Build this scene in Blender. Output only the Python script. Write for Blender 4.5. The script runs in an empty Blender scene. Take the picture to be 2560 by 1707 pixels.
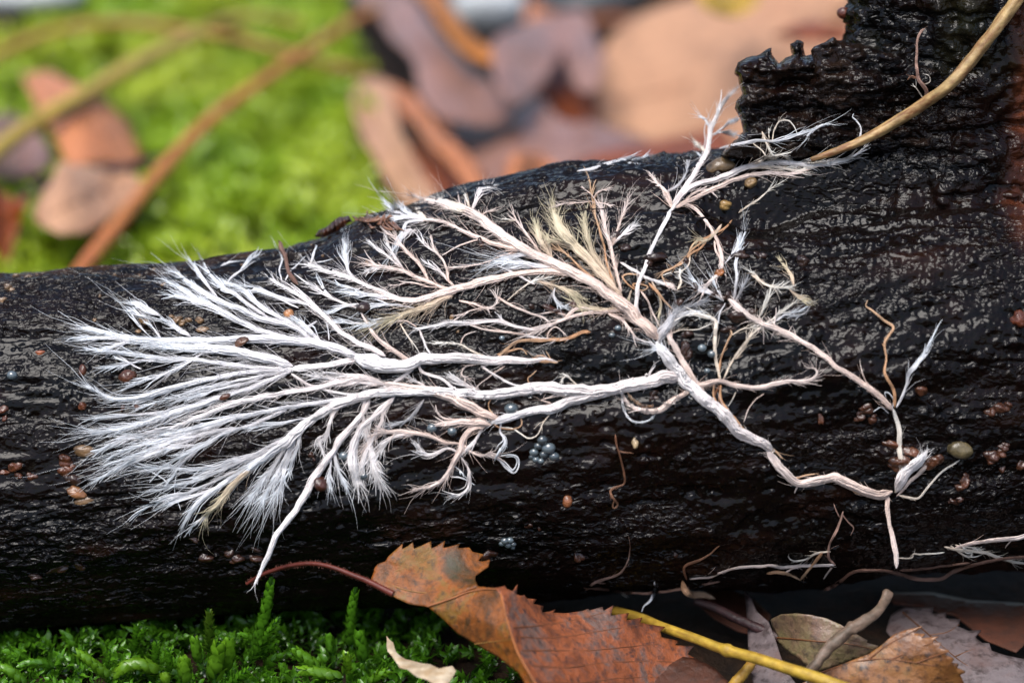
import bpy, math, random
import numpy as np
from mathutils import Vector
from mathutils.bvhtree import BVHTree
from mathutils.geometry import delaunay_2d_cdt

random.seed(7); rng = np.random.default_rng(7)
MM = 0.001
scn = bpy.context.scene
COL = scn.collection

# ------------------------------------------------------------------ camera (all lengths in mm, written to Blender in m)
PITCH = math.radians(22.0)
AX = np.array([0.0, math.cos(PITCH), -math.sin(PITCH)])      # view axis
UP = np.array([0.0, math.sin(PITCH), math.cos(PITCH)])
RT = np.array([1.0, 0.0, 0.0])
FOC = 250.0                                                    # focus distance
K = 100.0 / FOC / 2560.0                                       # tangent per photo pixel
LOGC = np.array([0.0, 0.0, 20.0])                              # log axis above the ground
CAM = LOGC + 6.8 * UP - 262.0 * AX
cam = bpy.data.cameras.new("camera"); camo = bpy.data.objects.new("camera", cam); COL.objects.link(camo)
camo.location = CAM * MM
camo.rotation_euler = (math.pi / 2 - PITCH, 0, 0)
cam.sensor_width = 36.0; cam.lens = 90.0
cam.clip_start = 0.01; cam.clip_end = 200.0
cam.dof.use_dof = True; cam.dof.focus_distance = FOC * MM; cam.dof.aperture_fstop = 16.0
scn.camera = camo

# ------------------------------------------------------------------ daylight: bright overcast
SUN_EL, SUN_AZ = math.radians(66), math.radians(-150)           # azimuth measured from +Y towards +X
world = bpy.data.worlds.new("World"); scn.world = world; world.use_nodes = True
wn = world.node_tree.nodes; wl = world.node_tree.links
sky = wn.new("ShaderNodeTexSky"); sky.sky_type = 'NISHITA'; sky.sun_disc = False
sky.sun_elevation = SUN_EL; sky.sun_rotation = SUN_AZ
sky.dust_density = 3.0; sky.air_density = 1.0; sky.ozone_density = 1.0
bg = wn["Background"]; bg.inputs["Strength"].default_value = 0.09
wl.new(sky.outputs[0], bg.inputs[0])
sun = bpy.data.lights.new("sun", 'SUN'); suno = bpy.data.objects.new("sun", sun); COL.objects.link(suno)
sun.energy = 1.5; sun.angle = math.radians(40); sun.color = (1.0, 0.985, 0.965)
sd = Vector((math.cos(SUN_EL) * math.sin(SUN_AZ), math.cos(SUN_EL) * math.cos(SUN_AZ), math.sin(SUN_EL)))
suno.rotation_euler = sd.to_track_quat('Z', 'Y').to_euler()
suno.location = sd * 2
scn.view_settings.view_transform = 'Standard'; scn.view_settings.look = 'None'
scn.view_settings.gamma = 1.0; scn.view_settings.exposure = 1.4
scn.view_settings.use_curve_mapping = False

# ------------------------------------------------------------------ helpers
def hsh(ix, iy, iz, seed):
    h = (ix.astype(np.int64) * 374761393 + iy.astype(np.int64) * 668265263 + iz.astype(np.int64) * 2147483647 + seed * 1274126177) & 0xffffffff
    h = ((h ^ (h >> 13)) * 1274126177) & 0xffffffff
    h = ((h ^ (h >> 16)) * 2246822519) & 0xffffffff
    return ((h ^ (h >> 15)) & 0xffffff) / float(0xffffff)

def vn2(x, y, seed=0):
    """2-D value noise in -1..1"""
    x, y = np.broadcast_arrays(np.asarray(x, float), np.asarray(y, float))
    ix = np.floor(x); iy = np.floor(y); fx = x - ix; fy = y - iy
    fx = fx * fx * fx * (fx * (fx * 6 - 15) + 10); fy = fy * fy * fy * (fy * (fy * 6 - 15) + 10)
    z = np.zeros_like(ix)
    a = hsh(ix, iy, z, seed); b = hsh(ix + 1, iy, z, seed); c = hsh(ix, iy + 1, z, seed); d = hsh(ix + 1, iy + 1, z, seed)
    return ((a + (b - a) * fx) * (1 - fy) + (c + (d - c) * fx) * fy) * 2 - 1

def fbm(x, y, seed=0, octv=4, gain=0.5):
    r = 0; a = 1.0; f = 1.0; t = 0
    for o in range(octv):
        r = r + a * vn2(x * f + 17.3 * o, y * f - 9.1 * o, seed + o * 13); t += a; a *= gain; f *= 2.03
    return r / t

def sstep(a, b, x):
    t = np.clip((x - a) / (b - a), 0, 1); return t * t * (3 - 2 * t)

def pt(px, py, d):
    """photo pixel + distance along the view axis -> world point (mm)"""
    px = np.asarray(px, float)[..., None]; py = np.asarray(py, float)[..., None]; d = np.asarray(d, float)[..., None]
    return CAM + d * (AX + (px - 1280) * K * RT - (py - 853.5) * K * UP)

def depth_z(px, py, z):
    """depth at which the pixel's ray meets the height z"""
    dz = AX[2] - (np.asarray(py, float) - 853.5) * K * UP[2]
    return (z - CAM[2]) / dz

def depth_y(px, py, y):
    dy = AX[1] - (np.asarray(py, float) - 853.5) * K * UP[1]
    return (y - CAM[1]) / dy

ROOT = {}
def link(name, me, mat, parent=None, label=None, cat=None, group=None, kind=None, loc=None):
    o = bpy.data.objects.new(name, me); COL.objects.link(o)
    if mat: me.materials.append(mat)
    if parent is not None: o.parent = parent
    elif loc is not None: o.location = Vector(np.asarray(loc) * MM)
    if label: o["label"] = label
    if cat: o["category"] = cat
    if group: o["group"] = group
    if kind: o["kind"] = kind
    return o

def thing(name, loc, label, cat, group=None):
    o = bpy.data.objects.new(name, None); COL.objects.link(o); o.empty_display_size = 0.003
    o.location = Vector(np.asarray(loc, float) * MM); o["label"] = label; o["category"] = cat
    if group: o["group"] = group
    ROOT[o] = np.asarray(loc, float)
    return o

def rootloc(o):
    while o.parent is not None: o = o.parent
    return ROOT.get(o, np.zeros(3))

def build(name, verts, faces, mat, parent=None, col=None, smooth=True, loc=None, **kw):
    """verts Nx3 in world mm; faces: list of int arrays (Nx3 / Nx4)"""
    verts = np.asarray(verts, float)
    if parent is not None: off = rootloc(parent)
    else:
        if loc is None: loc = np.array([verts[:, 0].mean(), verts[:, 1].mean(), verts[:, 2].min()])
        off = np.asarray(loc, float)
    v = ((verts - off) * MM).astype(np.float32)
    me = bpy.data.meshes.new(name)
    fl = [np.asarray(f, np.int32) for f in faces if len(f)]
    loops = np.concatenate([f.ravel() for f in fl]); tot = np.concatenate([np.full(len(f), f.shape[1], np.int32) for f in fl])
    start = np.concatenate([[0], np.cumsum(tot)[:-1]]).astype(np.int32)
    me.vertices.add(len(v)); me.vertices.foreach_set("co", v.ravel())
    me.loops.add(len(loops)); me.loops.foreach_set("vertex_index", loops)
    me.polygons.add(len(tot)); me.polygons.foreach_set("loop_start", start); me.polygons.foreach_set("loop_total", tot)
    if smooth: me.polygons.foreach_set("use_smooth", np.ones(len(tot), bool))
    me.update(calc_edges=True); me.validate()
    if col is not None:
        ca = me.color_attributes.new("tint", 'FLOAT_COLOR', 'POINT')
        c = np.ones((len(v), 4), np.float32); c[:, :3] = col
        ca.data.foreach_set("color", c.ravel())
    o = link(name, me, mat, parent, loc=off if parent is None else None, **kw)
    if parent is None: ROOT[o] = off
    return o

def grid_faces(nr, nc, wrap=False):
    r = np.arange(nr - 1)[:, None]; c = np.arange(nc if wrap else nc - 1)[None, :]; c2 = (c + 1) % nc
    return np.stack([r * nc + c, r * nc + c2, (r + 1) * nc + c2, (r + 1) * nc + c], -1).reshape(-1, 4)

def tubes(P, R, sides=3):
    """P (H,K,3) centre lines, R (H,K) radii -> verts, quads"""
    H, Kn, _ = P.shape
    T = np.gradient(P, axis=1); T /= np.linalg.norm(T, axis=2, keepdims=True) + 1e-9
    ref = AX + 0.02 * RT
    n1 = np.cross(T, ref); n1 /= np.linalg.norm(n1, axis=2, keepdims=True) + 1e-9
    n2 = np.cross(T, n1)
    a = np.arange(sides) * 2 * math.pi / sides + 0.5
    ring = n1[:, :, None, :] * np.cos(a)[None, None, :, None] + n2[:, :, None, :] * np.sin(a)[None, None, :, None]
    V = P[:, :, None, :] + ring * R[:, :, None, None]
    f = grid_faces(Kn, sides, True)
    cap = np.arange(sides)
    F = (f[None] + (np.arange(H) * Kn * sides)[:, None, None]).reshape(-1, 4)
    return V.reshape(-1, 3), F

class Bag:
    def __init__(s): s.v = []; s.f = []; s.c = []; s.n = 0
    def add(s, v, f, c=None):
        if not len(v): return
        s.v.append(v); s.f.append(np.asarray(f) + s.n); s.n += len(v)
        s.c.append(np.broadcast_to(np.asarray(c if c is not None else (1, 1, 1), float), (len(v), 3)))
    def build(s, name, mat, parent=None, **kw):
        tri = [f for f in s.f if f.shape[1] == 3]; q = [f for f in s.f if f.shape[1] == 4]
        fs = ([np.concatenate(tri)] if tri else []) + ([np.concatenate(q)] if q else [])
        return build(name, np.concatenate(s.v), fs, mat, parent, np.concatenate(s.c), **kw)

def spline(P, step, closed=False):
    """Catmull-Rom through the rows of P, resampled about every step"""
    P = np.asarray(P, float)
    if len(P) == 2: P = np.array([P[0], (P[0] + P[1]) / 2, P[1]])
    Q = np.vstack([2 * P[0] - P[1], P, 2 * P[-1] - P[-2]]); out = []
    for i in range(1, len(Q) - 2):
        n = max(1, int(np.linalg.norm(Q[i + 1][:2] - Q[i][:2]) / step + 0.5))
        t = (np.arange(n) / n)[:, None]
        a, b, c, d = Q[i - 1], Q[i], Q[i + 1], Q[i + 2]
        out.append(0.5 * (2 * b + (c - a) * t + (2 * a - 5 * b + 4 * c - d) * t * t + (3 * b - a - 3 * c + d) * t ** 3))
    out.append(P[-1:]); return np.vstack(out)

CROP = {'A': (150, 600, 850 / 2338), 'B': (900, 450, 850 / 2338), 'C': (1550, 550, 850 / 2338), 'D': (150, 900, 850 / 2338),
        'E': (900, 900, 850 / 2338), 'F': (1700, 0, 860 / 2352), 'G': (1960, 950, 600 / 1882), 'H': (800, 0, 1000 / 2306),
        'J': (1660, 1300, 900 / 2352), 'K': (900, 1300, 900 / 2352), 'M': (0, 1380, 980 / 2352), 'R': (0, 0, 1000 / 2306), 'S': (0, 0, 1.0)}
def cpx(c, s):
    ox, oy, k = CROP[c]
    a = np.array([[float(v) for v in q.split(',')] for q in s.split()]) * k
    return a + np.array([ox, oy])

# ------------------------------------------------------------------ materials
def nodes(name):
    m = bpy.data.materials.new(name); m.use_nodes = True
    nt = m.node_tree; return m, nt, nt.nodes["Principled BSDF"], lambda t: nt.nodes.new(t), nt.links.new

def noise(N, L, vec, scale, detail=4, rough=0.55, dist=0.0):
    n = N("ShaderNodeTexNoise"); n.inputs["Scale"].default_value = scale; n.inputs["Detail"].default_value = detail
    n.inputs["Roughness"].default_value = rough; n.inputs["Distortion"].default_value = dist
    if vec: L(vec, n.inputs["Vector"])
    return n
def ramp(N, L, fac, stops):
    r = N("ShaderNodeValToRGB"); el = r.color_ramp.elements
    while len(el) < len(stops): el.new(0.5)
    for e, (p, c) in zip(el, stops): e.position = p; e.color = (*c, 1) if len(c) == 3 else c
    L(fac, r.inputs[0]); return r
def mixc(N, L, fac, a, b, mode='MIX'):
    m = N("ShaderNodeMix"); m.data_type = 'RGBA'; m.blend_type = mode
    if isinstance(fac, (int, float)): m.inputs[0].default_value = fac
    else: L(fac, m.inputs[0])
    for s, v in ((m.inputs[6], a), (m.inputs[7], b)):
        if isinstance(v, tuple): s.default_value = (*v, 1)
        else: L(v, s)
    return m.outputs[2]
def bump(N, L, h, strength, dist, nrm=None):
    b = N("ShaderNodeBump"); b.inputs["Strength"].default_value = strength; b.inputs["Distance"].default_value = dist
    L(h, b.inputs["Height"])
    if nrm: L(nrm, b.inputs["Normal"])
    return b.outputs[0]
def coords(N, L, sc=(1, 1, 1)):
    t = N("ShaderNodeTexCoord"); m = N("ShaderNodeMapping"); m.inputs["Scale"].default_value = sc
    L(t.outputs["Object"], m.inputs["Vector"]); return m.outputs[0]

def mat_log(name, brown=0.5, tintmix=True):
    m, nt, P, N, L = nodes(name)
    c = coords(N, L); cs = coords(N, L, (0.25, 1, 1))
    n1 = noise(N, L, cs, 160, 6, 0.6, 0.3)
    n2 = noise(N, L, c, 1500, 4, 0.6)
    dark = (0.0028, 0.0024, 0.0024); br = (0.014, 0.0055, 0.003)
    r1 = ramp(N, L, n1.outputs[0], [(0.35, dark), (0.72, tuple(d + (b - d) * brown for d, b in zip(dark, br)))])
    base = mixc(N, L, 0.6, r1.outputs[0], n2.outputs[1], 'MULTIPLY')
    if tintmix:
        a = N("ShaderNodeAttribute"); a.attribute_name = "tint"
        base = mixc(N, L, 1.0, base, a.outputs["Color"], 'ADD')
    L(base, P.inputs["Base Color"])
    rr = ramp(N, L, n1.outputs[0], [(0.35, (0.05,) * 3), (0.7, (0.13,) * 3)])
    L(rr.outputs[0], P.inputs["Roughness"]); P.inputs["IOR"].default_value = 1.33; P.inputs["Specular IOR Level"].default_value = 0.34
    f1 = noise(N, L, coords(N, L, (0.5, 1, 1)), 2600, 3, 0.6)
    vo = N("ShaderNodeTexVoronoi"); vo.feature = 'F1'; vo.inputs["Scale"].default_value = 1100; vo.inputs["Randomness"].default_value = 1.0; L(c, vo.inputs["Vector"])
    f0 = noise(N, L, coords(N, L, (0.55, 1, 1)), 1500, 2, 0.45, 0.9)
    big = noise(N, L, coords(N, L, (0.35, 1, 1)), 110, 3, 0.55, 0.4)
    sm = ramp(N, L, big.outputs[0], [(0.40, (0.16,) * 3), (0.64, (0.9,) * 3)])
    b0 = bump(N, L, f0.outputs[0], 0.8, 0.0007); nt.links.new(sm.outputs[0], b0.node.inputs["Strength"])
    b1 = bump(N, L, f1.outputs[0], 0.2, 0.0001, b0)
    dist = N("ShaderNodeMapRange"); L(vo.outputs["Distance"], dist.inputs[0]); dist.inputs[1].default_value = 0.0; dist.inputs[2].default_value = 0.35; dist.inputs[3].default_value = 1.0; dist.inputs[4].default_value = 0.0
    b2 = bump(N, L, dist.outputs[0], 0.7, 0.00016, b1)
    L(b2, P.inputs["Normal"])
    return m
M_LOG = mat_log("wet_black_wood"); M_BARK = mat_log("wet_rotten_bark", 1.0)

def mat_tint(name, rough=0.6, spec=0.3, fine=0.0, fscale=5000, sss=0.0, var=0.0, coat=0.0, trans=0.0):
    m, nt, P, N, L = nodes(name)
    a = N("ShaderNodeAttribute"); a.attribute_name = "tint"; c = coords(N, L)
    colr = a.outputs["Color"]
    if var:
        n = noise(N, L, c, 700, 4); rp = ramp(N, L, n.outputs[0], [(0.3, (1 - var,) * 3), (0.7, (1.0,) * 3)])
        colr = mixc(N, L, 1.0, colr, rp.outputs[0], 'MULTIPLY')
    L(colr, P.inputs["Base Color"]); P.inputs["Roughness"].default_value = rough
    P.inputs["Specular IOR Level"].default_value = spec
    if coat: P.inputs["Coat Weight"].default_value = coat; P.inputs["Coat Roughness"].default_value = 0.09
    if fine:
        n = noise(N, L, c, fscale, 2); L(bump(N, L, n.outputs[0], fine, 0.0001), P.inputs["Normal"])
    if trans:
        t = N("ShaderNodeBsdfTranslucent"); L(colr, t.inputs[0]); mx = N("ShaderNodeMixShader"); mx.inputs[0].default_value = trans
        L(P.outputs[0], mx.inputs[1]); L(t.outputs[0], mx.inputs[2]); L(mx.outputs[0], nt.nodes["Material Output"].inputs[0])
    return m
M_MYC = mat_tint("fungal_cord", 0.8, 0.2, 1.0, 6000, var=0.16, trans=0.12)
M_HAIR = mat_tint("fungal_hyphae", 0.7, 0.2, trans=0.3)
M_ROOT = mat_tint("root_skin", 0.55, 0.4, 0.5, 5000, var=0.45)
M_GRAIN = mat_tint("wet_soil_grain", 0.35, 0.4, 1.0, 3000, var=0.85, coat=0.35)
M_MOSS = mat_tint("moss_leaf", 0.35, 0.4, coat=0.35, trans=0.35)
M_STEM = mat_tint("dry_stem", 0.5, 0.35, 0.7, 2600, var=0.45)

def mat_leaf(name, cols, scale=260, vein=(0.2, 0.07, 0.02), coat=0.4, rough=0.45, trans=0.15, speck=(0.02, 0.012, 0.01), speckamt=0.5):
    m, nt, P, N, L = nodes(name); c = coords(N, L)
    n1 = noise(N, L, c, scale, 6, 0.65, 0.4); n2 = noise(N, L, c, scale * 5, 5, 0.7); n3 = noise(N, L, c, scale * 0.4, 2)
    k = len(cols); r = ramp(N, L, n1.outputs[0], [(0.28 + 0.44 * i / (k - 1), q) for i, q in enumerate(cols)])
    sp = ramp(N, L, n2.outputs[0], [(0.5, (0, 0, 0)), (0.66, (speckamt,) * 3)])
    col = mixc(N, L, sp.outputs[0], r.outputs[0], speck)
    L(col, P.inputs["Base Color"])
    rr = ramp(N, L, n3.outputs[0], [(0.35, (rough * 0.6,) * 3), (0.65, (rough * 1.4,) * 3)]); L(rr.outputs[0], P.inputs["Roughness"])
    P.inputs["Coat Weight"].default_value = coat; P.inputs["Coat Roughness"].default_value = 0.25
    vo = N("ShaderNodeTexVoronoi"); vo.feature = 'DISTANCE_TO_EDGE'; vo.inputs["Scale"].default_value = 900; L(c, vo.inputs["Vector"])
    b1 = bump(N, L, n2.outputs[0], 0.5, 0.0004); L(bump(N, L, vo.outputs[0], 0.35, 0.0003, b1), P.inputs["Normal"])
    t = N("ShaderNodeBsdfTranslucent"); L(col, t.inputs[0]); mx = N("ShaderNodeMixShader"); mx.inputs[0].default_value = trans
    L(P.outputs[0], mx.inputs[1]); L(t.outputs[0], mx.inputs[2]); L(mx.outputs[0], nt.nodes["Material Output"].inputs[0])
    return m

m, nt, P_, N_, L_ = nodes("forest_soil"); c_ = coords(N_, L_)
n_ = noise(N_, L_, c_, 300, 6, 0.7)
L_(ramp(N_, L_, n_.outputs[0], [(0.3, (0.006, 0.004, 0.003)), (0.55, (0.02, 0.011, 0.006)), (0.75, (0.045, 0.02, 0.01))]).outputs[0], P_.inputs["Base Color"])
P_.inputs["Roughness"].default_value = 0.85; P_.inputs["Specular IOR Level"].default_value = 0.15; L_(bump(N_, L_, n_.outputs[0], 0.8, 0.002), P_.inputs["Normal"]); M_SOIL = m
m, nt, P_, N_, L_ = nodes("clear_water"); P_.inputs["Base Color"].default_value = (1, 1, 1, 1)
P_.inputs["Transmission Weight"].default_value = 1.0; P_.inputs["Roughness"].default_value = 0.02; P_.inputs["IOR"].default_value = 1.33; M_WATER = m
m, nt, P_, N_, L_ = nodes("grey_stone"); c_ = coords(N_, L_); n_ = noise(N_, L_, c_, 250, 6, 0.6)
L_(ramp(N_, L_, n_.outputs[0], [(0.3, (0.33, 0.35, 0.36)), (0.7, (0.55, 0.57, 0.57))]).outputs[0], P_.inputs["Base Color"])
P_.inputs["Roughness"].default_value = 0.4; L_(bump(N_, L_, n_.outputs[0], 0.4, 0.001), P_.inputs["Normal"]); M_STONE = m

# ------------------------------------------------------------------ ground: one sheet, fine near the log, coarse to the horizon
gx = np.unique(np.concatenate([np.arange(-160, 161, 2.5), np.sign(np.arange(-40, 41)) * 160 * 1.16 ** np.abs(np.arange(-40, 41))]))
gy = np.unique(np.concatenate([np.arange(-60, 321, 2.5), -60 - 4 * 1.22 ** np.arange(0, 40), 320 + 4 * 1.22 ** np.arange(0, 40)]))
GX, GY = np.meshgrid(gx, gy)
def ground_z(x, y):
    far = sstep(300, 900, np.hypot(x, y - 100))
    return (1 - far) * (fbm(x / 22, y / 22, 3, 3) * 1.6 - 0.8) - 1.0
GZ = ground_z(GX, GY) + fbm(GX / 5, GY / 5, 9, 2) * 0.4
build("ground", np.stack([GX, GY, GZ], -1).reshape(-1, 3), [grid_faces(len(gy), len(gx))], M_SOIL, loc=(0, 0, 0), kind="structure")

# ------------------------------------------------------------------ the log
prof = np.array([[-3000, 720, 1610], [-1200, 700, 1602], [0, 684, 1592], [300, 670, 1578], [500, 655, 1562], [700, 626, 1548], [800, 604, 1541], [880, 566, 1535],
                 [960, 537, 1528], [1200, 474, 1512], [1450, 420, 1497], [1700, 388, 1482], [1830, 378, 1475], [2000, 350, 1465], [2200, 330, 1452],
                 [2400, 330, 1438], [2560, 340, 1430], [3700, 380, 1400], [5600, 400, 1400]])
PXMM = 262 * K
xs = np.concatenate([np.arange(-120, -53, 2.2), np.arange(-53, 54, 0.125), np.arange(54.1, 121, 2.2)])
th = np.concatenate([np.linspace(math.radians(-100), math.radians(118), 430, endpoint=False), np.linspace(math.radians(118), math.radians(260), 60, endpoint=False)])
X, TH = np.meshgrid(xs, th, indexing='ij')
pxx = X / PXMM + 1280
top = np.interp(pxx, prof[:, 0], prof[:, 1]); bot = np.interp(pxx, prof[:, 0], prof[:, 2])
vc = -((top + bot) / 2 - 853.5) * PXMM; R0 = (bot - top) / 2 * PXMM
st = np.sin(TH); ct = np.cos(TH)
front = np.where(ct > 0, 0.80, 0.95)
sarc = TH * 19.0                                              # arc position in mm
disp = fbm(X / 16, sarc / 9, 21, 3) * 0.75                     # broad lumps
disp += fbm(X / 7, sarc / 1.5, 22, 4) * 0.36                   # grain of the wood, running along the log
rough_r = sstep(-8, 12, X)                                     # the right half is pitted, the left smooth
disp += fbm(X / 1.7, sarc / 0.8, 23, 4, 0.6) * (0.10 + 0.16 * rough_r)
disp += fbm(X / 14, sarc / 3.5, 28, 3) * (0.45 + 0.75 * rough_r)
disp += -np.clip(fbm(X / 3.2, sarc / 0.7, 24, 3) - 0.28, 0, 1) * 1.3 * (1 - 0.4 * rough_r)   # cracks
disp += fbm(X / 0.55, sarc / 0.45, 29, 2) * 0.045
# lip of harder wood along the upper edge, with a groove under it, and a shelf low on the left
deg = np.degrees(TH)
lip = 62 - 8 * sstep(-20, 20, X) + fbm(X / 12, X * 0 + 3, 31, 3) * 6
w_ = sstep(-12, -2, X)
disp += w_ * (sstep(-3, 3, deg - lip) * 0.9 - np.exp(-((deg - lip + 4) / 3.0) ** 2) * 0.7)
sh = -32 + 6 * fbm(X / 9, X * 0 + 1, 33, 3)
disp += (1 - sstep(-30, -8, X)) * (sstep(-2, 2, deg - sh) * 0.9 - 0.45)
disp -= 3.0 * np.exp(-((deg - 49 - 4 * fbm(X / 12, X * 0, 36, 2)) / 13.0) ** 2) * sstep(14, 26, X)        # hollow under the bark flap
# water beads and grit standing on the surface
H = np.zeros_like(X)
nb = 4200
bx = rng.uniform(-52, 52, nb); bt = np.radians(rng.uniform(-60, 80, nb)); brd = rng.gamma(2.0, 0.075, nb) + 0.1
keep = (vn2(bx / 7, bt * 3, 51) + 0.9 * sstep(-15, 20, bx) - 0.55) > rng.uniform(-0.9, 0.5, nb)
for x0, t0, r0 in zip(bx[keep], bt[keep], brd[keep]):
    r0 = min(r0, 0.55)
    i0, i1 = np.searchsorted(xs, [x0 - r0, x0 + r0]); j0, j1 = np.searchsorted(th[:430], [t0 - r0 / 19, t0 + r0 / 19])
    if i1 <= i0 or j1 <= j0: continue
    q = 1 - ((xs[i0:i1, None] - x0) ** 2 + ((th[None, j0:j1] - t0) * 19) ** 2) / r0 ** 2
    H[i0:i1, j0:j1] = np.maximum(H[i0:i1, j0:j1], np.sqrt(np.clip(q, 0, 1)) * r0 * 0.75)
disp += H
Rr = R0 + disp - 0.25
# view-frame cross-section -> world
e1 = -AX
LP = LOGC[None, None] + X[..., None] * RT + (Rr * ct * front)[..., None] * e1 + (vc - 6.8 * 0 + Rr * st)[..., None] * UP
LP += (6.8) * UP                                               # the view axis passes 6.8 mm above the log axis
logt = thing("log", (0, 0, 0), "wet black rotten log lying on the forest floor with a forked stump end", "log")
redp = np.clip(fbm(X / 10, sarc / 4, 61, 4) * 1.6 - 0.5 + 0.5 * (sstep(-45, -52, X) * sstep(10, -30, deg)), 0, 1)
tint = redp[..., None] * np.array([0.014, 0.0045, 0.002])
tint = tint + (sstep(47, 51, X + 2 * fbm(X / 5, sarc / 5, 66, 3)) * sstep(20, 45, deg) * np.clip(fbm(X / 3, sarc / 3, 67, 3) + 0.5, 0, 1))[..., None] * np.array([0.10, 0.028, 0.012])
topdust = (1 - sstep(-30, -5, X)) * sstep(58, 90, deg) * np.clip(fbm(X / 2.2, sarc / 1.4, 63, 4) + 0.25, 0, 1)
tint = tint + topdust[..., None] * np.array([0.05, 0.026, 0.013])
nx, nt_ = X.shape
build("trunk", LP.reshape(-1, 3), [grid_faces(nx, nt_, True)], M_LOG, logt, tint.reshape(-1, 3))
for side, i in ((0, 0), (1, nx - 1)):                          # broken ends, far outside the frame
    ring = LP[i][::6]; cc = ring.mean(0); rr_ = [cc[None]]; 
    V = np.vstack([ring, cc[None] + np.array([[(-1, 1)[side] * 4.0, 0, 0]])]); n = len(ring)
    F = np.array([[k, (k + 1) % n, n] for k in range(n)])
    build("broken_end", V, [F], M_BARK, logt, np.zeros((len(V), 3)))

# branch stub rising at the right end
hz = np.arange(-6, 88, 0.22); ha = np.linspace(0, 2 * math.pi, 300, endpoint=False)
HZ, HA = np.meshgrid(hz, ha, indexing='ij')
cxs = 43.5 + 0.03 * HZ; cys = 6 + 0.10 * HZ
rs = 12.3 - 0.03 * HZ + 8.0 * np.exp(-((HZ - 12) / 14.0) ** 2) * 0.9
al = HA * 12
rs = rs + fbm(np.cos(HA) * 3, HZ / 7 + np.sin(HA) * 3, 71, 4) * 1.3 + fbm(al / 1.6, HZ / 4, 72, 4, 0.6) * 1.1 + fbm(al / 0.9, HZ / 0.8, 73, 3) * 0.4 - np.clip(fbm(al / 5, HZ / 1.2, 76, 3) - 0.1, 0, 1) * 2.2
SP = np.stack([cxs + rs * np.cos(HA), cys - rs * np.sin(HA) * 0.8, 16 + HZ], -1)
tint = (sstep(0.25, -0.15, HA - 1.05)[..., None] * np.clip(fbm(al / 3, HZ / 6, 74, 3) + 0.7, 0, 1)[..., None]) * np.array([0.11, 0.03, 0.012])
mossy = np.clip(fbm(al / 5, HZ / 5, 75, 3) + 0.15, 0, 1) * sstep(30, 50, HZ)
tint = tint + mossy[..., None] * np.array([0.012, 0.012, 0.004])
build("branch_stub", SP.reshape(-1, 3), [grid_faces(len(hz), len(ha), True)], M_BARK, logt, tint.reshape(-1, 3))

# depth of the log's surface, seen from the camera, on a 8-pixel grid
def bvh_grid(Pg, wrap, si, sj):
    G = Pg[::si, ::sj]; f = grid_faces(G.shape[0], G.shape[1], wrap)
    return BVHTree.FromPolygons([tuple(v) for v in G.reshape(-1, 3)], [tuple(q) for q in f])
BV = [bvh_grid(LP, True, 3, 3), bvh_grid(SP, True, 4, 4)]
GS = 10
gpx = np.arange(-120, 2690, GS); gpy = np.arange(-60, 1800, GS)
def cast_depth(bvs):
    D = np.full((len(gpy), len(gpx)), np.nan)
    for i, y in enumerate(gpy):
        for j, x in enumerate(gpx):
            v = AX + (x - 1280) * K * RT - (y - 853.5) * K * UP; ln = np.linalg.norm(v)
            best = np.nan
            for b in bvs:
                h = b.ray_cast(Vector(CAM), Vector(v / ln), 500)
                if h[0] is not None:
                    d = h[3] / ln
                    if not (best <= d): best = d
            D[i, j] = best
    return D
def fill(D):
    D = D.copy()
    for j in range(D.shape[1]):
        c = D[:, j]; ok = np.where(~np.isnan(c))[0]
        if len(ok): D[:, j] = np.interp(np.arange(len(c)), ok, c[ok])
    return D
DM_raw = cast_depth(BV); DM = fill(DM_raw)
def bil(D, px, py):
    fx = np.clip((np.asarray(px, float) - gpx[0]) / GS, 0, len(gpx) - 1.001); fy = np.clip((np.asarray(py, float) - gpy[0]) / GS, 0, len(gpy) - 1.001)
    i = fy.astype(int); j = fx.astype(int); a = fy - i; b = fx - j
    return (D[i, j] * (1 - b) + D[i, j + 1] * b) * (1 - a) + (D[i + 1, j] * (1 - b) + D[i + 1, j + 1] * b) * a

# ---- sheets: outline in photo pixels, filled with triangles, given its depth by a smooth function
def inside(poly, x, y):
    r = np.zeros(x.shape, bool); n = len(poly); j = n - 1
    for i in range(n):
        xi, yi = poly[i]; xj, yj = poly[j]
        c = ((yi > y) != (yj > y)) & (x < (xj - xi) * (y - yi) / (yj - yi + 1e-12) + xi)
        r ^= c; j = i
    return r
def edge_dist(poly, x, y):
    d = np.full(x.shape, 1e9); n = len(poly)
    for i in range(n):
        a = poly[i]; b = poly[(i + 1) % n]; ab = b - a; t = np.clip(((x - a[0]) * ab[0] + (y - a[1]) * ab[1]) / (ab @ ab + 1e-9), 0, 1)
        d = np.minimum(d, np.hypot(x - a[0] - t * ab[0], y - a[1] - t * ab[1]))
    return d
def cdt(poly, step):
    poly = np.asarray(poly, float)
    b = []
    for i in range(len(poly)):
        a, c = poly[i], poly[(i + 1) % len(poly)]; n = max(1, int(np.linalg.norm(c - a) / step))
        for k in range(n): b.append(a + (c - a) * k / n)
    b = np.array(b); lo = b.min(0); hi = b.max(0)
    gx_, gy_ = np.meshgrid(np.arange(lo[0], hi[0], step), np.arange(lo[1], hi[1], step * 0.87)); gx_ = gx_ + (np.arange(gx_.shape[0]) % 2)[:, None] * step / 2
    x = gx_.ravel(); y = gy_.ravel(); ok = inside(b, x, y) & (edge_dist(b, x, y) > step * 0.45)
    pts = np.vstack([b, np.stack([x[ok], y[ok]], -1)])
    n = len(b); e = [(i, (i + 1) % n) for i in range(n)]
    r = delaunay_2d_cdt([Vector(p) for p in pts], e, [], 1, 1e-4)
    return np.array([[v.x, v.y] for v in r[0]]), np.array([f for f in r[2] if len(f) == 3])
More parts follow.
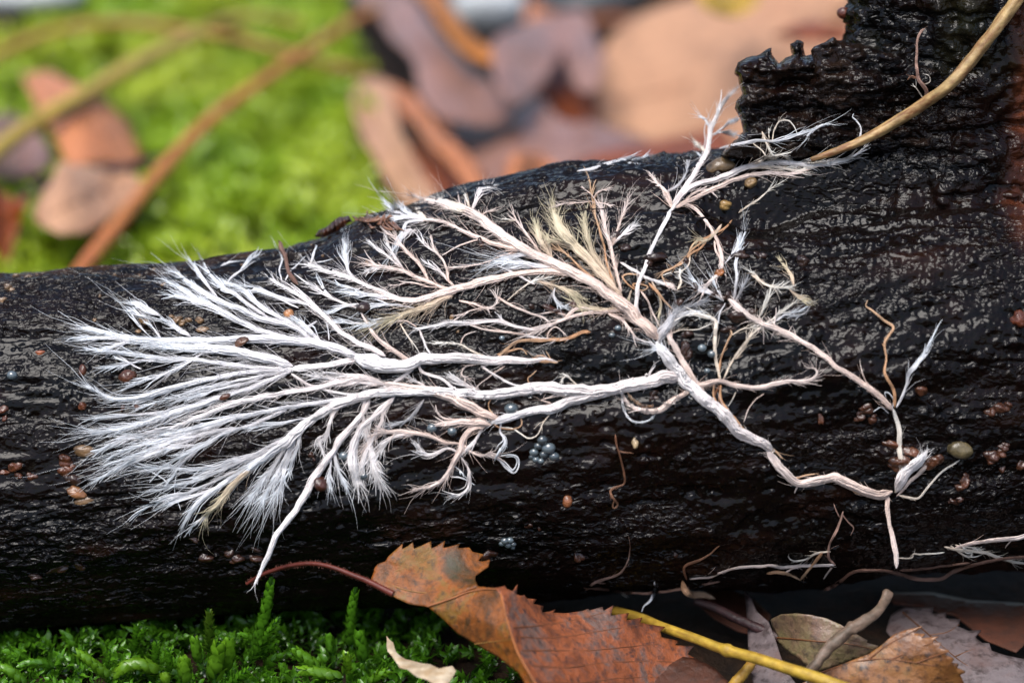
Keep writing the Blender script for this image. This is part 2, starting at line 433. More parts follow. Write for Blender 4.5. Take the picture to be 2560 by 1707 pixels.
def tps(ctrl):
    c = np.asarray(ctrl, float); n = len(c)
    def U(r2): return r2 * np.log(r2 + 1e-9)
    d2 = ((c[:, None, :2] - c[None, :, :2]) ** 2).sum(-1) / 1e4
    A = np.zeros((n + 3, n + 3)); A[:n, :n] = U(d2) + np.eye(n) * 1e-3
    Pm = np.c_[np.ones(n), c[:, :2] / 100]; A[:n, n:] = Pm; A[n:, :n] = Pm.T
    w = np.linalg.solve(A, np.r_[c[:, 2], 0, 0, 0])
    def f(x, y):
        x = np.asarray(x, float); y = np.asarray(y, float)
        r2 = ((x[..., None] - c[:, 0]) ** 2 + (y[..., None] - c[:, 1]) ** 2) / 1e4
        return (U(r2) * w[:n]).sum(-1) + w[n] + w[n + 1] * x / 100 + w[n + 2] * y / 100
    return f
def serrate(P, amp, pitch, rnd):
    """saw-tooth a pixel polyline (teeth to the left of its run, leaning forward)"""
    out = []
    for i in range(len(P) - 1):
        a, b = P[i], P[i + 1]; ln = np.linalg.norm(b - a); t = (b - a) / ln; nn = np.array([t[1], -t[0]])
        n = max(1, int(ln / pitch))
        for k in range(n):
            out.append(a + t * ln * k / n); h = amp * rnd.uniform(0.6, 1.2)
            out.append(a + t * ln * (k + 0.8) / n + nn * h)
    out.append(P[-1]); return np.array(out)

# ------------------------------------------------------------------ rotten bark flap in front of the stub
def plane_depth(px, py, p0, nrm):
    v = AX + (np.asarray(px, float)[..., None] - 1280) * K * RT - (np.asarray(py, float)[..., None] - 853.5) * K * UP
    return ((p0 - CAM) @ nrm) / (v @ nrm)
def slab(name, poly, depth, hgt, edge, step, parent, seed, rough=1.0, tintc=(0.01, 0.006, 0.004), mat=None):
    V, F = cdt(poly, step)
    x, y = V[:, 0], V[:, 1]; ed = edge_dist(np.asarray(poly, float), x, y)
    h = np.sqrt(np.clip(1 - (1 - np.clip(ed / edge, 0, 1)) ** 2, 0, 1))
    n = fbm(x / 90, y / 34, seed, 4) * 1.5 + fbm(x / 34, y / 12, seed + 5, 4, 0.6) * 0.9 + fbm(x / 9, y / 7, seed + 8, 3) * 0.28
    n += -np.clip(fbm(x / 50, y / 10, seed + 11, 3) - 0.2, 0, 1) * 2.0
    d0 = depth(x, y)
    fr = d0 - h * (hgt + n * rough); bk = d0 + h * 1.2
    nb = ed < 1e-6
    Vf = pt(x, y, fr); Vb = pt(x, y, bk); N = len(V)
    vv = np.vstack([Vf, Vb]); ff = np.vstack([F, F[:, ::-1] + N])
    tn = np.clip(fbm(vv[:, 0] / 4, vv[:, 2] / 2.5, seed + 3, 3), 0, 1)[:, None] * np.array(tintc) * 2.0
    return build(name, vv, [ff], mat or M_BARK, parent, tn)
FP0 = pt(2150, 345, bil(DM, 2150, 345) - 1.0); FN = np.array([0.05, -0.93, 0.36]); FN /= np.linalg.norm(FN)
flapd = lambda x, y: np.minimum(plane_depth(x, y, FP0, FN), bil(DM, x, y) + 3.0)
def jag(P, amp, seed, step=7):
    Q = spline(np.vstack([P, P[:1]]), 1e9) if False else np.vstack([P, P[:1]])
    out = []
    for i in range(len(Q) - 1):
        n = max(1, int(np.linalg.norm(Q[i + 1] - Q[i]) / step))
        for k in range(n): out.append(Q[i] + (Q[i + 1] - Q[i]) * k / n)
    o = np.array(out); s = np.arange(len(o)) * step
    o[:, 0] += vn2(s / 13.0, s * 0 + seed, seed) * amp; o[:, 1] += vn2(s / 13.0, s * 0 + seed + 3, seed + 1) * amp
    return o
flap = np.array([[1795, 392], [1835, 352], [1858, 330], [1850, 300], [1835, 270], [1838, 250], [1852, 238], [1845, 205], [1838, 185], [1845, 158], [1868, 145],
                 [1890, 138], [1912, 122], [1928, 122], [1932, 148], [1945, 158], [1962, 148], [1978, 135], [1974, 108], [1990, 103], [2008, 106], [2014, 138], [2030, 134], [2062, 124], [2110, 140],
                 [2200, 150], [2300, 165], [2400, 185], [2490, 180], [2494, 215], [2470, 240], [2450, 262], [2420, 290], [2400, 318], [2360, 325], [2335, 345], [2328, 368], [2270, 378],
                 [2200, 392], [2100, 398], [2040, 402], [1960, 396], [1880, 402]])
flap_o = slab("bark_flap", jag(flap, 4, 5), flapd, 3.0, 22, 5.5, logt, 81, 1.0)
ledge = np.array([[2025, 128], [2080, 95], [2140, 110], [2230, 130], [2330, 170], [2400, 205], [2350, 240], [2250, 250], [2180, 262], [2100, 280], [2040, 262], [2015, 235], [2030, 190]])
slab("bark_ridge", jag(ledge, 5, 9), lambda x, y: flapd(x, y) - 2.0, 2.2, 30, 6, logt, 91, 1.0)
lowr = np.array([[1960, 330], [2060, 322], [2160, 328], [2260, 335], [2330, 345], [2326, 372], [2240, 380], [2130, 392], [2050, 380], [1980, 360]])
slab("bark_ridge", jag(lowr, 4, 11), lambda x, y: flapd(x, y) - 2.2, 1.7, 20, 5, logt, 95, 0.7)
uplip = np.array([[1560, 400], [1620, 392], [1660, 380], [1676, 388], [1672, 398], [1690, 404], [1760, 398], [1800, 380], [1850, 368], [1930, 362], [1990, 352], [2010, 368], [1930, 384], [1840, 396], [1740, 414], [1640, 412], [1570, 412]])
slab("bark_ridge", jag(uplip, 3, 13), lambda x, y: bil(DM, x, y) + 0.2, 0.7, 12, 5, logt, 99, 0.4)
# depth map with the flap in front
flap_f = lambda x, y: flapd(x, y) - 3.6
GPX, GPY = np.meshgrid(gpx, gpy); inn = inside(flap, GPX, GPY)
DM2 = np.where(inn, np.minimum(DM, flap_f(GPX, GPY)), DM)

DMH = DM2.copy(); i_ = np.searchsorted(gpy, 1235); DMH[i_:] = DM2[i_][None] - 0.3 * np.linspace(0, 1, len(gpy) - i_)[:, None]   # strands that hang free below the bulge
# ------------------------------------------------------------------ fungal cords, traced strand by strand
COLS = {'w': ((0.74, 0.70, 0.70), (0.80, 0.83, 0.86)), 'p': ((0.76, 0.58, 0.49), (0.82, 0.70, 0.64)), 'y': ((0.66, 0.50, 0.38), (0.62, 0.55, 0.38)),
        'o': ((0.55, 0.29, 0.15), (0.62, 0.42, 0.27)), 'b': ((0.20, 0.085, 0.045), (0.28, 0.14, 0.08)), 'g': ((0.45, 0.42, 0.42), (0.5, 0.5, 0.52)),
        'q': ((0.84, 0.74, 0.70), (0.86, 0.83, 0.82)), 'c': ((0.78, 0.64, 0.50), (0.86, 0.82, 0.75)), 'r': ((0.38, 0.22, 0.17), (0.42, 0.26, 0.20)), 'd': ((0.16, 0.08, 0.055), (0.2, 0.11, 0.08))}
# crop | colour | widths | fringe density, fringe length | fan strands, fan spread | points
CORDS = """
G p 70,68,62,80 1.2,34 0,0|850,870 760,900 680,885 560,835 440,785 400,765 340,775 240,790 120,805 60,780 0,720 -60,640 -140,550
C q 62,80,84,78,84 1.0,45 0,0|1050,1600 1000,1540 880,1490 800,1440 740,1370 680,1310 600,1240 520,1170 450,1110 400,1040 340,970 290,900 250,840
B p 84,80,66,60,62,58,10 2.2,60 10,0.5|2057,1105 2000,1040 1900,950 1800,850 1700,780 1600,710 1500,660 1420,610 1300,555 1200,510 1100,460 1020,405 940,350 870,300 800,255 730,215 640,185 540,155 430,130 350,105
C p 34,44,40,30 0.8,40 0,0|580,1180 500,1090 440,990 380,880 330,790 300,720
C o 14,22,18,12 0.3,30 0,0|690,1130 690,1230 750,1320 830,1420 930,1500 1040,1568 1120,1640
C o 12,14,10 0.2,30 0,0|650,1110 640,1200 670,1270 720,1340 780,1420
G c 34,36,34,26 0.5,30 0,0|870,880 900,800 908,740 915,650 910,520 905,420 890,330 870,280 850,220
C p 40,34,34,36,44 1.0,40 9,0.9|1880,1310 1800,1230 1700,1150 1600,1080 1500,1020 1420,950 1340,890 1250,840 1150,780 1050,740 950,700 870,650 810,600 770,560 740,540
C o 20,24,16,22,18,8 0.1,30 0,0|1890,1290 1885,1170 1840,1090 1820,1040 1830,950 1820,850 1850,790 1875,735 1800,680 1730,620 1690,590 1705,550
C w 14,16,24,4 0.4,30 3,0.2|1900,1290 1940,1210 1970,1130 1985,1060 2050,980 2110,900 2155,800
C p 8,8,3 0,0 0,0|1720,1160 1680,1090 1655,1000 1648,955
C w 8,7,5 0,0 0,0|1870,1300 1880,1240 1850,1190 1820,1185 1830,1220
C w 8,7,4 0,0 0,0|1850,1330 1800,1290 1770,1300 1720,1330
G p 34,30,32,40,30 0.5,24 0,0|820,905 812,1000 825,1100 845,1200 865,1300 880,1370 882,1420 878,1475
G c 12,10,9 0.2,20 0,0|895,1395 1000,1390 1015,1360 1070,1365 1160,1360 1260,1350
G q 60,90,80,66,20 2.0,34 4,0.3|880,880 920,800 945,740 990,695 1060,640 1100,590 1122,550
G p 18,30,24,30,20 0.3,20 0,0|880,910 960,820 1040,750 1100,690 1180,650 1205,610
G c 20,20,16,10 0.3,20 0,0|890,900 960,915 1050,925 1110,860 1150,810 1250,710 1380,625
G p 16,14,16 0,0 0,0|120,805 95,850 82,885
G o 14,16,10 0.2,20 0,0|0,740 80,770 170,745 250,735
G o 12,14,10 0.2,20 0,0|440,805 520,850 580,890 640,880
C p 38,30,34,36,26,8 1.0,44 4,0.2|500,1150 600,1125 680,1110 760,1130 860,1150 950,1150 1050,1130 1150,1110 1250,1110 1330,1085 1355,1050 1340,1020 1300,1015
C c 24,20,22,28,10 0.7,44 4,0.4|690,1100 670,1000 655,880 655,780 660,710 640,680 560,655 480,650 420,670 350,720
C o 14,12,14,8 0.2,30 0,0|680,1090 690,980 720,880 760,800 770,780 755,740
C c 14,12,10,4 0.8,50 5,0.25|715,1095 760,990 820,900 900,800 960,740 1050,680 1150,600 1220,550
C c 10,8,4 0.8,50 3,0.25|790,960 860,870 920,740 960,660 1010,560 1060,480
C c 8,8,4 0.2,50 0,0|350,780 420,755 530,750 640,705
C b 14,10,6 0,0 0,0|690,1130 650,1200 665,1250 690,1300
C p 9,8,5 0,0 0,0|990,1190 930,1240 880,1310 850,1390
C c 9,8,5 0,0 0,0|800,1180 770,1240 745,1280
C p 36,40,34,20,10 0.6,34 2,0.2|500,1160 420,1200 340,1260 270,1305 180,1310 100,1290 40,1240 10,1180 0,1130
C o 12,10,8 0,0 0,0|230,1280 150,1270 80,1225 50,1180 60,1160
E w 12,11,7 0.1,20 0,0|1800,210 1810,320 1850,400 1920,430 1990,410 2035,370
E q 90,80,78,74,60,60,62 0.9,34 0,0|2230,110 2140,110 2050,130 1950,150 1800,185 1650,205 1550,215 1450,205 1300,190 1200,195 1000,230 850,235 700,225 550,220 400,215 200,222 50,240 -40,255
E q 50,66,60,54,50 0.7,34 0,0|1780,190 1700,220 1550,250 1430,290 1320,330 1200,350 1050,390 960,410 900,432
E p 44,62,66,50,40 1.0,44 0,0|960,405 860,370 780,330 700,290 560,235 440,205 340,185 240,172 150,160
B q 14,40,60,60,64,90,110,90 1.2,44 0,0|1360,1250 1280,1235 1190,1245 1050,1240 900,1245 750,1230 600,1225 500,1230 400,1240 300,1270 150,1270 20,1235 -60,1190
B o 30,26,10 0.4,20 0,0|1180,1225 1240,1240 1300,1248 1362,1258
B o 8,8,4 0,0 0,0|1200,1215 1260,1210 1310,1240 1280,1175
A w 64,56,52,40,34,40 1.8,56 12,0.28|2060,810 1960,770 1850,735 1750,705 1600,690 1400,680 1200,680 1000,690 850,690 700,690 500,680 400,660 280,630 150,600
A w 26,26,24,26,20 1.2,60 7,0.35|560,688 440,680 300,675 170,672 95,675
A w 24,22,18 0.8,50 3,0.3|500,690 400,720 320,745 280,760
A w 34,38,36,30,28,8 1.8,60 7,0.35|1750,700 1650,620 1530,570 1400,545 1250,480 1100,420 1000,370 900,300 800,230 735,210
A w 20,32,36,34,26,8 1.4,60 6,0.3|1640,690 1450,640 1330,605 1200,540 1080,470 960,420 850,350 720,275
A w 16,28,22,6 1.2,60 5,0.3|1100,475 1000,440 920,420 830,390 760,380
A w 26,28,26,24,10 1.2,55 5,0.3|1700,660 1560,560 1430,490 1320,400 1260,340 1170,300 1090,280
A w 18,24,26,22,6 1.0,55 5,0.25|1440,540 1300,450 1200,370 1120,330 1040,240 990,165
A w 14,22,18,5 0.8,50 4,0.2|1080,390 1000,290 940,200 890,140
A w 10,14,12,4 0.3,40 2,0.15|1130,320 1180,260 1250,200 1320,130 1375,100
A w 12,14,6 0.4,40 0,0|1095,190 1150,155 1215,145
A q 40,36,30,28,24,8 1.4,60 4,0.3|2240,800 2150,745 2050,705 1960,655 1880,585 1800,515 1740,460 1680,410 1600,360 1500,300 1440,260
A w 22,26,24,14 0.8,55 3,0.3|1720,450 1560,410 1430,370 1330,340 1250,340
A w 16,20,10 0.8,55 3,0.3|1640,470 1500,400 1400,350 1300,330 1200,320
A w 10,12,4 0.3,40 0,0|1530,290 1510,200 1525,130 1505,70
A w 8,10,4 0.2,40 0,0|1545,280 1590,210 1650,150 1690,110
A w 10,20,14,4 0.3,30 2,0.2|1720,160 1735,120 1750,80 1760,45
A w 8,10,4 0.1,30 0,0|1760,155 1820,145 1880,128
A w 14,16,8 0.6,50 3,0.3|1770,560 1700,590 1650,560 1600,540
A w 20,30,40,10 2.0,60 7,0.5|1790,690 1730,640 1690,600 1650,560 1610,540
A w 8,8,4 0.5,40 0,0|1850,690 1845,620 1830,560
A w 10,10,5 0.5,40 2,0.3|1780,680 1760,620 1740,590
A p 30,28,22,14 0.4,40 0,0|2440,850 2338,790 2250,730 2170,660 2130,600 2080,510 2060,470
A q 12,14,12,5 0.7,50 5,0.3|2060,470 1940,430 1870,400 1790,350 1690,290
A w 12,14,8 0.8,50 5,0.3|2060,440 1980,450 1900,480 1830,500
A w 10,10,8 0.6,50 3,0.3|2338,450 2220,445 2130,455 2090,480
A w 14,12,6 0.8,50 4,0.3|2338,530 2250,550 2180,575 2110,590
A w 12,10,5 0.3,40 3,0.3|2110,580 2030,575 1950,565 1880,555
A q 50,44,40,44,50 1.4,50 0,0|2060,815 1950,840 1830,860 1700,880 1590,890
A w 30,26,24,26,24,8 1.4,60 5,0.2|1600,885 1450,880 1300,870 1100,845 950,825 800,820 700,815 600,800 450,780 300,760 175,750
A w 50,66,60,50,16 3.0,80 14,0.28|1600,870 1500,835 1350,800 1200,770 1050,750 900,740 750,730 620,720
A w 20,20,16,6 1.0,60 4,0.25|860,850 780,890 690,930 600,960 480,1000
A w 10,12,8 1.0,60 5,0.3|1000,770 900,830 820,870 760,900
A w 10,14,6 0.6,50 4,0.2|700,815 560,830 430,860 310,885
A w 8,10,4 0.4,50 3,0.2|560,890 480,850 380,810
A w 30,28,32,40,44,30,10 1.6,60 7,0.3|1600,892 1400,900 1250,915 1100,945 950,970 800,1010 650,1055 500,1090 380,1095 290,1060 220,1020 165,995
A w 18,16,12,5 1.2,60 3,0.2|1600,897 1450,920 1300,950 1150,985 950,1030 800,1075 650,1115 560,1150
A w 14,18,14,6 1.4,60 4,0.2|1400,940 1250,990 1100,1020 950,1070 780,1110
A w 30,28,32,36,34,30,8 2.0,70 12,0.2|1600,900 1450,960 1330,1010 1200,1050 1050,1100 900,1150 780,1185 650,1235 500,1280 350,1310 230,1330
A q 18,18,16,14 0.6,50 0,0|1590,915 1700,990 1820,1030 1930,1055 2050,1060
A q 34,34,36,34,28,8 1.6,60 7,0.22|2240,1000 2100,950 1950,970 1830,1000 1700,1030 1500,1060 1350,1090 1200,1130 1050,1180 900,1240 800,1280 650,1330 500,1370
A q 20,18,14,6 1.6,60 4,0.25|2250,990 2150,985 2050,980 1950,985 1850,960 1750,930
A q 16,16,10 1.4,60 4,0.25|2200,960 2080,930 1950,925 1830,915
A w 32,30,28,28,24,8 1.6,60 9,0.22|2050,1080 1900,1100 1800,1112 1650,1135 1500,1160 1350,1190 1200,1220 1050,1260 900,1300 750,1330 600,1345 450,1340
A w 22,22,24,18,6 1.6,60 8,0.3|1560,1165 1400,1235 1300,1280 1150,1320 1000,1400 900,1450 800,1500 700,1560 620,1570
A w 12,12,8 0.8,50 2,0.2|1870,1150 1750,1210 1650,1230 1500,1260 1400,1280 1250,1300
D w 20,24,20,6 2.0,70 7,0.18|1300,370 1000,470 800,530 600,570 450,620 340,670
D w 20,26,20,5 2.0,70 7,0.18|1200,460 900,530 700,580 500,660 340,710
D w 18,22,18,4 1.6,70 6,0.18|950,530 700,620 500,690 380,750 260,815
D w 24,30,26,5 2.0,70 8,0.2|850,340 650,420 500,450 350,480 230,490
D w 20,20,14,4 1.6,70 5,0.18|800,450 600,500 450,540 330,590 250,630
D w 14,14,10,4 1.0,70 3,0.15|800,350 600,370 400,385 200,405
D w 14,14,10,4 1.2,70 5,0.2|950,580 850,590 750,610 680,640
D q 56,52,60,60,56,66,80 1.4,56 0,0|2380,195 2240,215 2140,235 2000,275 1900,310 1830,350 1750,400 1690,440 1640,490 1560,560 1480,620
D w 40,50,46,30 2.6,80 12,0.35|1640,490 1560,560 1460,630 1380,690 1290,760 1220,820
D w 18,20,18,6 1.6,70 6,0.25|1640,490 1500,560 1350,640 1200,690 1050,740 900,750 750,740 590,740
D w 16,20,16,6 1.6,70 7,0.25|1500,600 1300,680 1100,760 950,820 800,860 640,900
D w 20,24,30,34,6 1.2,60 3,0.2|1400,690 1200,790 1080,880 980,950 920,1020 870,1090 830,1160
D y 24,40,46,34,20 1.6,50 3,0.2|1440,640 1300,750 1200,850 1120,940 1080,1000 1020,1050 990,1135
D w 14,16,5 0.6,40 2,0.2|1070,1000 950,1110 890,1170
D w 14,16,6 1.2,60 5,0.25|1200,760 1000,860 850,920 700,960 560,1030
D w 12,14,5 1.2,60 4,0.25|1100,860 950,920 800,960 690,1010
D w 9,8,5 0.1,40 0,0|1100,880 950,880 780,870 700,810 560,740 430,710
D w 6,6,4 0,0 0,0|910,520 850,620 810,740 790,900 830,1030
D w 12,14,5 1.0,60 5,0.25|950,620 850,700 780,790 740,830
D w 14,20,6 3.0,80 9,0.4|1580,550 1530,640 1460,740 1390,840 1330,930
D w 16,24,8 3.0,80 9,0.4|1600,530 1560,640 1500,760 1440,880 1400,960
D w 14,20,8 3.0,80 8,0.4|1630,510 1590,620 1540,740 1520,850 1480,920
D w 10,12,5 1.5,60 5,0.4|1660,480 1640,580 1600,680 1570,780
D q 24,22,20,10 1.6,60 6,0.35|1930,320 1880,370 1850,450 1830,520 1790,560 1810,640
D q 30,34,46,52,54,48,42,36,34,12 0.6,40 0,0|2130,270 2080,370 2000,460 1920,550 1870,630 1800,730 1740,820 1700,910 1640,1000 1560,1110 1490,1200 1440,1310 1390,1430 1330,1550
D q 26,28,40,50,60,30 2.6,60 12,0.3|2300,260 2220,340 2130,410 2060,480 2030,560 2010,650 2020,760 2050,870
D q 14,18,30,40,20 2.2,60 8,0.4|2090,420 2120,540 2140,650 2160,750 2200,840
D q 14,14,10 0.6,40 0,0|2240,320 2200,440 2150,560 2120,620
D w 16,18,10 1.6,60 5,0.3|1880,600 1900,700 1930,790 1970,870
D w 10,14,8 1.6,60 5,0.3|1870,680 1850,780 1860,880
E p 22,26,28,24,8 1.6,60 8,0.4|690,575 580,568 520,540 430,510 340,495 240,490 130,500 60,560 10,640
E q 18,22,20,6 1.6,60 6,0.4|400,500 250,520 180,570 130,640 100,690
E g 14,20,14,5 1.4,60 6,0.3|440,270 390,340 330,410 200,460
E q 24,22,20,8 0.6,50 4,0.3|240,250 130,340 60,430 20,520
E q 20,18,30,36,14 2.0,60 8,0.4|30,260 20,380 60,560 90,680 110,780 140,830
E q 14,16,26,30,10 2.0,60 8,0.3|160,320 150,420 90,540 40,640 10,760 -10,840
E p 50,60,40,34,20 1.6,56 6,0.3|900,440 820,430 700,425 620,440 540,430
E p 12,14,8 0.4,40 2,0.3|700,410 580,400 520,345
E p 40,40,36,30,26,10 1.4,60 6,0.3|870,445 760,480 710,550 690,620 650,690 610,760 560,830 480,870 360,885
E q 14,20,16 1.0,60 3,0.3|840,460 800,540 740,600 690,650
E q 14,14,10,6 0.8,50 4,0.3|690,640 600,610 500,650 440,640 390,570
E p 18,16,14,8 0.6,50 5,0.5|710,580 760,630 840,655 900,640 950,665
E w 10,10,9 0.1,30 0,0|900,645 960,690 1010,750 1060,775 1090,730 1085,670 1040,650 960,660
E w 8,9,7 0.1,30 0,0|940,670 1000,700 1050,750 1080,700 1060,665 1000,665
E w 8,8,6 0.1,30 0,0|930,660 990,710 1040,760 1070,740
E q 14,12,10,5 0.8,50 4,0.3|690,660 740,730 755,800 745,880 690,920 630,930
E w 8,8,4 0.4,40 4,0.4|640,720 690,760 720,800
E w 8,8,4 0.2,40 0,0|620,800 700,810 790,860
E w 12,10,12,8 0.3,40 2,0.2|970,420 965,490 990,540 985,580 950,640
E c 9,8,7 0.1,30 0,0|1320,360 1260,430 1220,510 1160,535 1100,500 1050,470 960,460
E o 10,9,8 0,0 0,0|910,250 885,300 890,340 920,365
E o 14,10,8 0,0 0,0|880,375 940,450 1000,470 1060,470 1110,440 1095,350
E q 18,18,20,16 0.4,40 0,0|400,20 430,80 560,130 640,200 720,270 820,350 890,400
E q 16,16,14 0.3,40 0,0|830,40 940,110 1080,175 1200,185
E p 9,8,5 0.2,30 0,0|1000,40 920,90 830,160 780,210
E q 20,18,12 0.6,40 0,0|380,50 300,110 200,170 150,190
E q 12,12,6 2.0,50 6,0.5|460,190 420,160 370,140 320,120
E q 10,12,6 1.5,50 6,0.3|830,215 760,180 690,150 620,110
E p 12,10,8 0.6,40 2,0.5|800,30 730,45 700,90 720,120 760,130
E o 10,8,6 0.2,30 0,0|1180,190 1155,130 1190,95 1215,70
E c 9,8,6 0.8,40 4,0.4|1530,200 1470,150 1420,110 1380,150
E p 12,12,8 0.4,30 2,0.3|1320,300 1250,275 1330,255 1400,240
E q 20,14,6 0.4,30 0,0|1990,120 1995,80 2020,50 2030,30
B p 40,38,36,40,54,50,46,44,26,10 1.1,50 5,0.3|1520,670 1420,640 1300,628 1150,635 1000,665 850,700 720,735 630,755 540,785 450,810 350,830 250,820 150,780 70,740 0,695
A q 26,26,24,8 1.6,60 7,0.3|2338,405 2200,350 2100,310 2000,260 1900,230 1800,200 1700,165
A w 24,24,10 1.4,60 7,0.3|2300,400 2150,380 2050,370 1950,360
A w 12,18,26,30,10 3.0,70 14,0.3|2030,260 1985,220 1970,160 1960,100 1960,40
A w 10,12,6 0.8,50 4,0.2|2100,310 2040,340 1960,320 1900,300
A w 8,9,5 0.3,50 2,0.2|1880,400 1820,350 1790,300 1770,270
B p 26,24,22,10 1.5,56 8,0.3|630,745 560,740 480,700 400,670 300,630 200,610 100,590 30,580
B p 14,22,20,16,8 1.0,50 6,0.4|470,690 430,610 370,540 310,480 250,410 180,360
B q 10,12,10,5 1.2,50 4,0.3|310,625 250,550 220,500 180,410
B q 10,12,5 1.0,50 3,0.2|280,600 170,510 80,440
B q 12,16,6 1.2,50 4,0.3|250,620 170,600 100,610 40,630
B p 16,14,12,6 0.7,50 4,0.2|650,725 610,690 600,620 570,550 520,490 490,400
B q 9,10,5 0.8,50 3,0.2|520,500 440,440 390,380
B q 9,10,5 0.9,50 3,0.2|610,700 540,620 450,570
B p 8,8,4 0.6,50 2,0.2|560,740 460,730 350,705 200,735
B y 34,44,36,20,6 3.5,90 7,0.25|640,790 550,830 450,870 330,910 230,950 100,990
B w 12,14,6 1.5,60 5,0.2|330,910 220,950 100,980 -20,1000
B w 8,8,4 0.6,60 3,0.2|380,880 250,860 100,860 30,890
B p 14,14,10 0.7,50 4,0.4|680,830 780,850 880,885 940,840 930,790
B p 14,16,14 0.4,40 0,0|940,800 1040,860 1150,910 1250,940 1310,985
B p 10,9,6 0.4,40 2,0.4|880,870 760,900 700,930 660,960
B p 26,24,22,18,12 0.9,50 4,0.3|1830,890 1700,900 1600,910 1500,930 1400,960 1300,1000 1220,1040 1130,1070
B y 22,20,26 1.4,60 6,0.4|1830,880 1650,890 1520,870 1470,800
B p 20,24,24 0.8,40 0,0|1400,965 1470,895 1520,880 1600,890
B p 10,9,6 0.5,40 2,0.3|1420,930 1330,910 1250,920
B q 20,18,18,14 0.6,40 3,0.3|1330,1000 1200,1025 1100,1015 1000,985 940,970 850,975 700,985 600,985 500,1010 400,1020 370,1015
B p 14,14,12 0.4,40 0,0|1140,1060 1000,1045 880,1035 780,1005 740,990
B q 10,10,6 0.5,40 2,0.3|1030,1000 980,960 945,920
B o 30,22,24,22,20 0.5,40 0,0|1585,1045 1530,1050 1430,1090 1300,1100 1150,1100 1060,1120 1000,1170 940,1225
B q 16,18,18,14 0.6,40 0,0|1500,1065 1400,1095 1300,1100 1180,1080 1140,1060
B q 14,14,14 0.4,40 0,0|410,1030 440,1100 460,1160 490,1200
B p 9,9,6 0.3,40 0,0|390,1010 320,970 250,970
B c 8,8,5 0.4,40 0,0|275,980 320,1060 380,1140 410,1190
B c 14,12,8 0.7,40 4,0.3|890,1225 760,1170 690,1130 600,1120 520,1120
B p 8,8,6 0.2,40 0,0|690,1130 720,1070 800,1040
B o 12,12,8 0.3,40 0,0|940,1200 1040,1170 1110,1160 1150,1200
B p 9,8,6 0.2,30 0,0|1290,1090 1300,1040 1350,1010 1420,1070
B p 30,30,26,24,24 1.4,54 0,0|1110,470 1000,460 900,430 800,390 700,345 600,300 500,280 430,275
B w 20,18,16,6 1.6,50 3,0.3|440,280 330,290 290,360 240,470
B w 24,30,20,6 3.0,60 10,0.5|450,270 390,250 330,225 270,180
B w 16,16,6 1.5,50 5,0.3|420,270 330,255 200,260 130,255
B w 14,16,5 1.2,50 4,0.3|330,250 270,230 220,200 170,155
B c 24,30,16 3.0,50 8,0.5|470,275 430,250 410,225 400,205
B q 12,12,6 1.2,60 5,0.3|500,290 420,320 350,345 280,400
B c 50,70,50,20 2.5,56 12,0.6|760,230 700,200 640,180 580,150 540,130
B q 18,16,12,5 1.6,50 4,0.3|770,235 780,180 810,110 840,70 905,45
B q 12,10,5 1.2,50 3,0.3|795,150 812,90 820,45
B c 10,10,5 1.0,50 3,0.3|760,210 740,150 725,90
B p 12,10,6 1.6,50 4,0.3|820,270 850,230 890,215 920,205
B p 16,14,12,6 1.2,44 3,0.3|1260,520 1180,420 1120,340 1080,280 1045,220
B c 8,8,4 0.6,40 3,0.3|1085,285 1030,275 975,268
B y 14,26,44,20 3.0,60 9,0.3|1320,545 1270,460 1230,390 1205,300
B y 12,16,8 2.0,50 6,0.3|1320,540 1300,460 1280,400 1250,370
B y 34,44,56,70,70,40 3.4,70 16,0.4|1800,800 1700,690 1620,610 1550,530 1480,460 1420,390 1370,320 1335,250 1325,200
B y 12,20,12 2.0,50 6,0.3|1480,470 1400,440 1330,420 1270,400
B y 14,18,24,30,10 2.6,60 9,0.3|1760,760 1700,650 1640,560 1590,490 1560,370 1540,260
B p 20,18,18,22,10 1.6,60 8,0.25|1800,770 1770,660 1740,540 1720,450 1690,350 1660,200
B p 12,10,8,4 1.6,60 5,0.25|1735,450 1760,370 1800,260 1845,145
B q 10,8,5 1.2,60 5,0.3|1740,440 1790,390 1840,350 1880,320
B o 14,13,12,10,6 0.5,40 3,0.3|1750,740 1700,570 1670,430 1630,280 1600,150 1590,60 1580,0
B p 9,8,4 0.8,40 3,0.3|1600,150 1520,155 1430,162 1330,172
B p 8,7,4 0.5,40 3,0.3|1605,150 1680,165 1750,185
B p 8,7,4 0.5,40 3,0.3|1600,130 1640,80 1710,60
B p 8,7,4 0.5,40 2,0.3|1595,100 1560,75 1520,50
B o 14,14,12,8 0.5,40 2,0.3|1640,700 1560,640 1480,570 1420,510 1340,460
B w 30,40,20 3.0,80 12,0.3|1340,600 1220,590 1100,575 980,570
B w 20,30,12 3.0,70 8,0.4|1160,510 1080,520 1000,540 940,560
B p 12,11,10,6 0.6,40 2,0.2|1060,500 980,520 850,570 720,595 610,600
B p 10,9,6 0.3,40 0,0|850,400 680,450 560,520
B q 14,14,8 0.3,40 0,0|1200,720 1100,660 1000,615 920,575
B c 8,10,12,8 0.8,40 5,0.4|1010,830 1080,770 1180,700 1300,670
B y 10,16,16,12 1.6,60 6,0.4|1220,695 1350,730 1470,790 1520,860
B w 10,10,6 1.0,50 4,0.5|1340,740 1330,800 1370,860 1430,870
B p 22,22,16,8 0.8,50 3,0.3|1700,920 1800,960 1850,1020 1900,1090
B q 12,10,6 0.7,50 4,0.3|1900,1090 1960,1110 2020,1130
B q 28,28,26,28,34 0.4,30 0,0|1960,1000 1915,920 1900,850 1915,720 1960,600 2000,480 2050,380 2100,280 2145,200
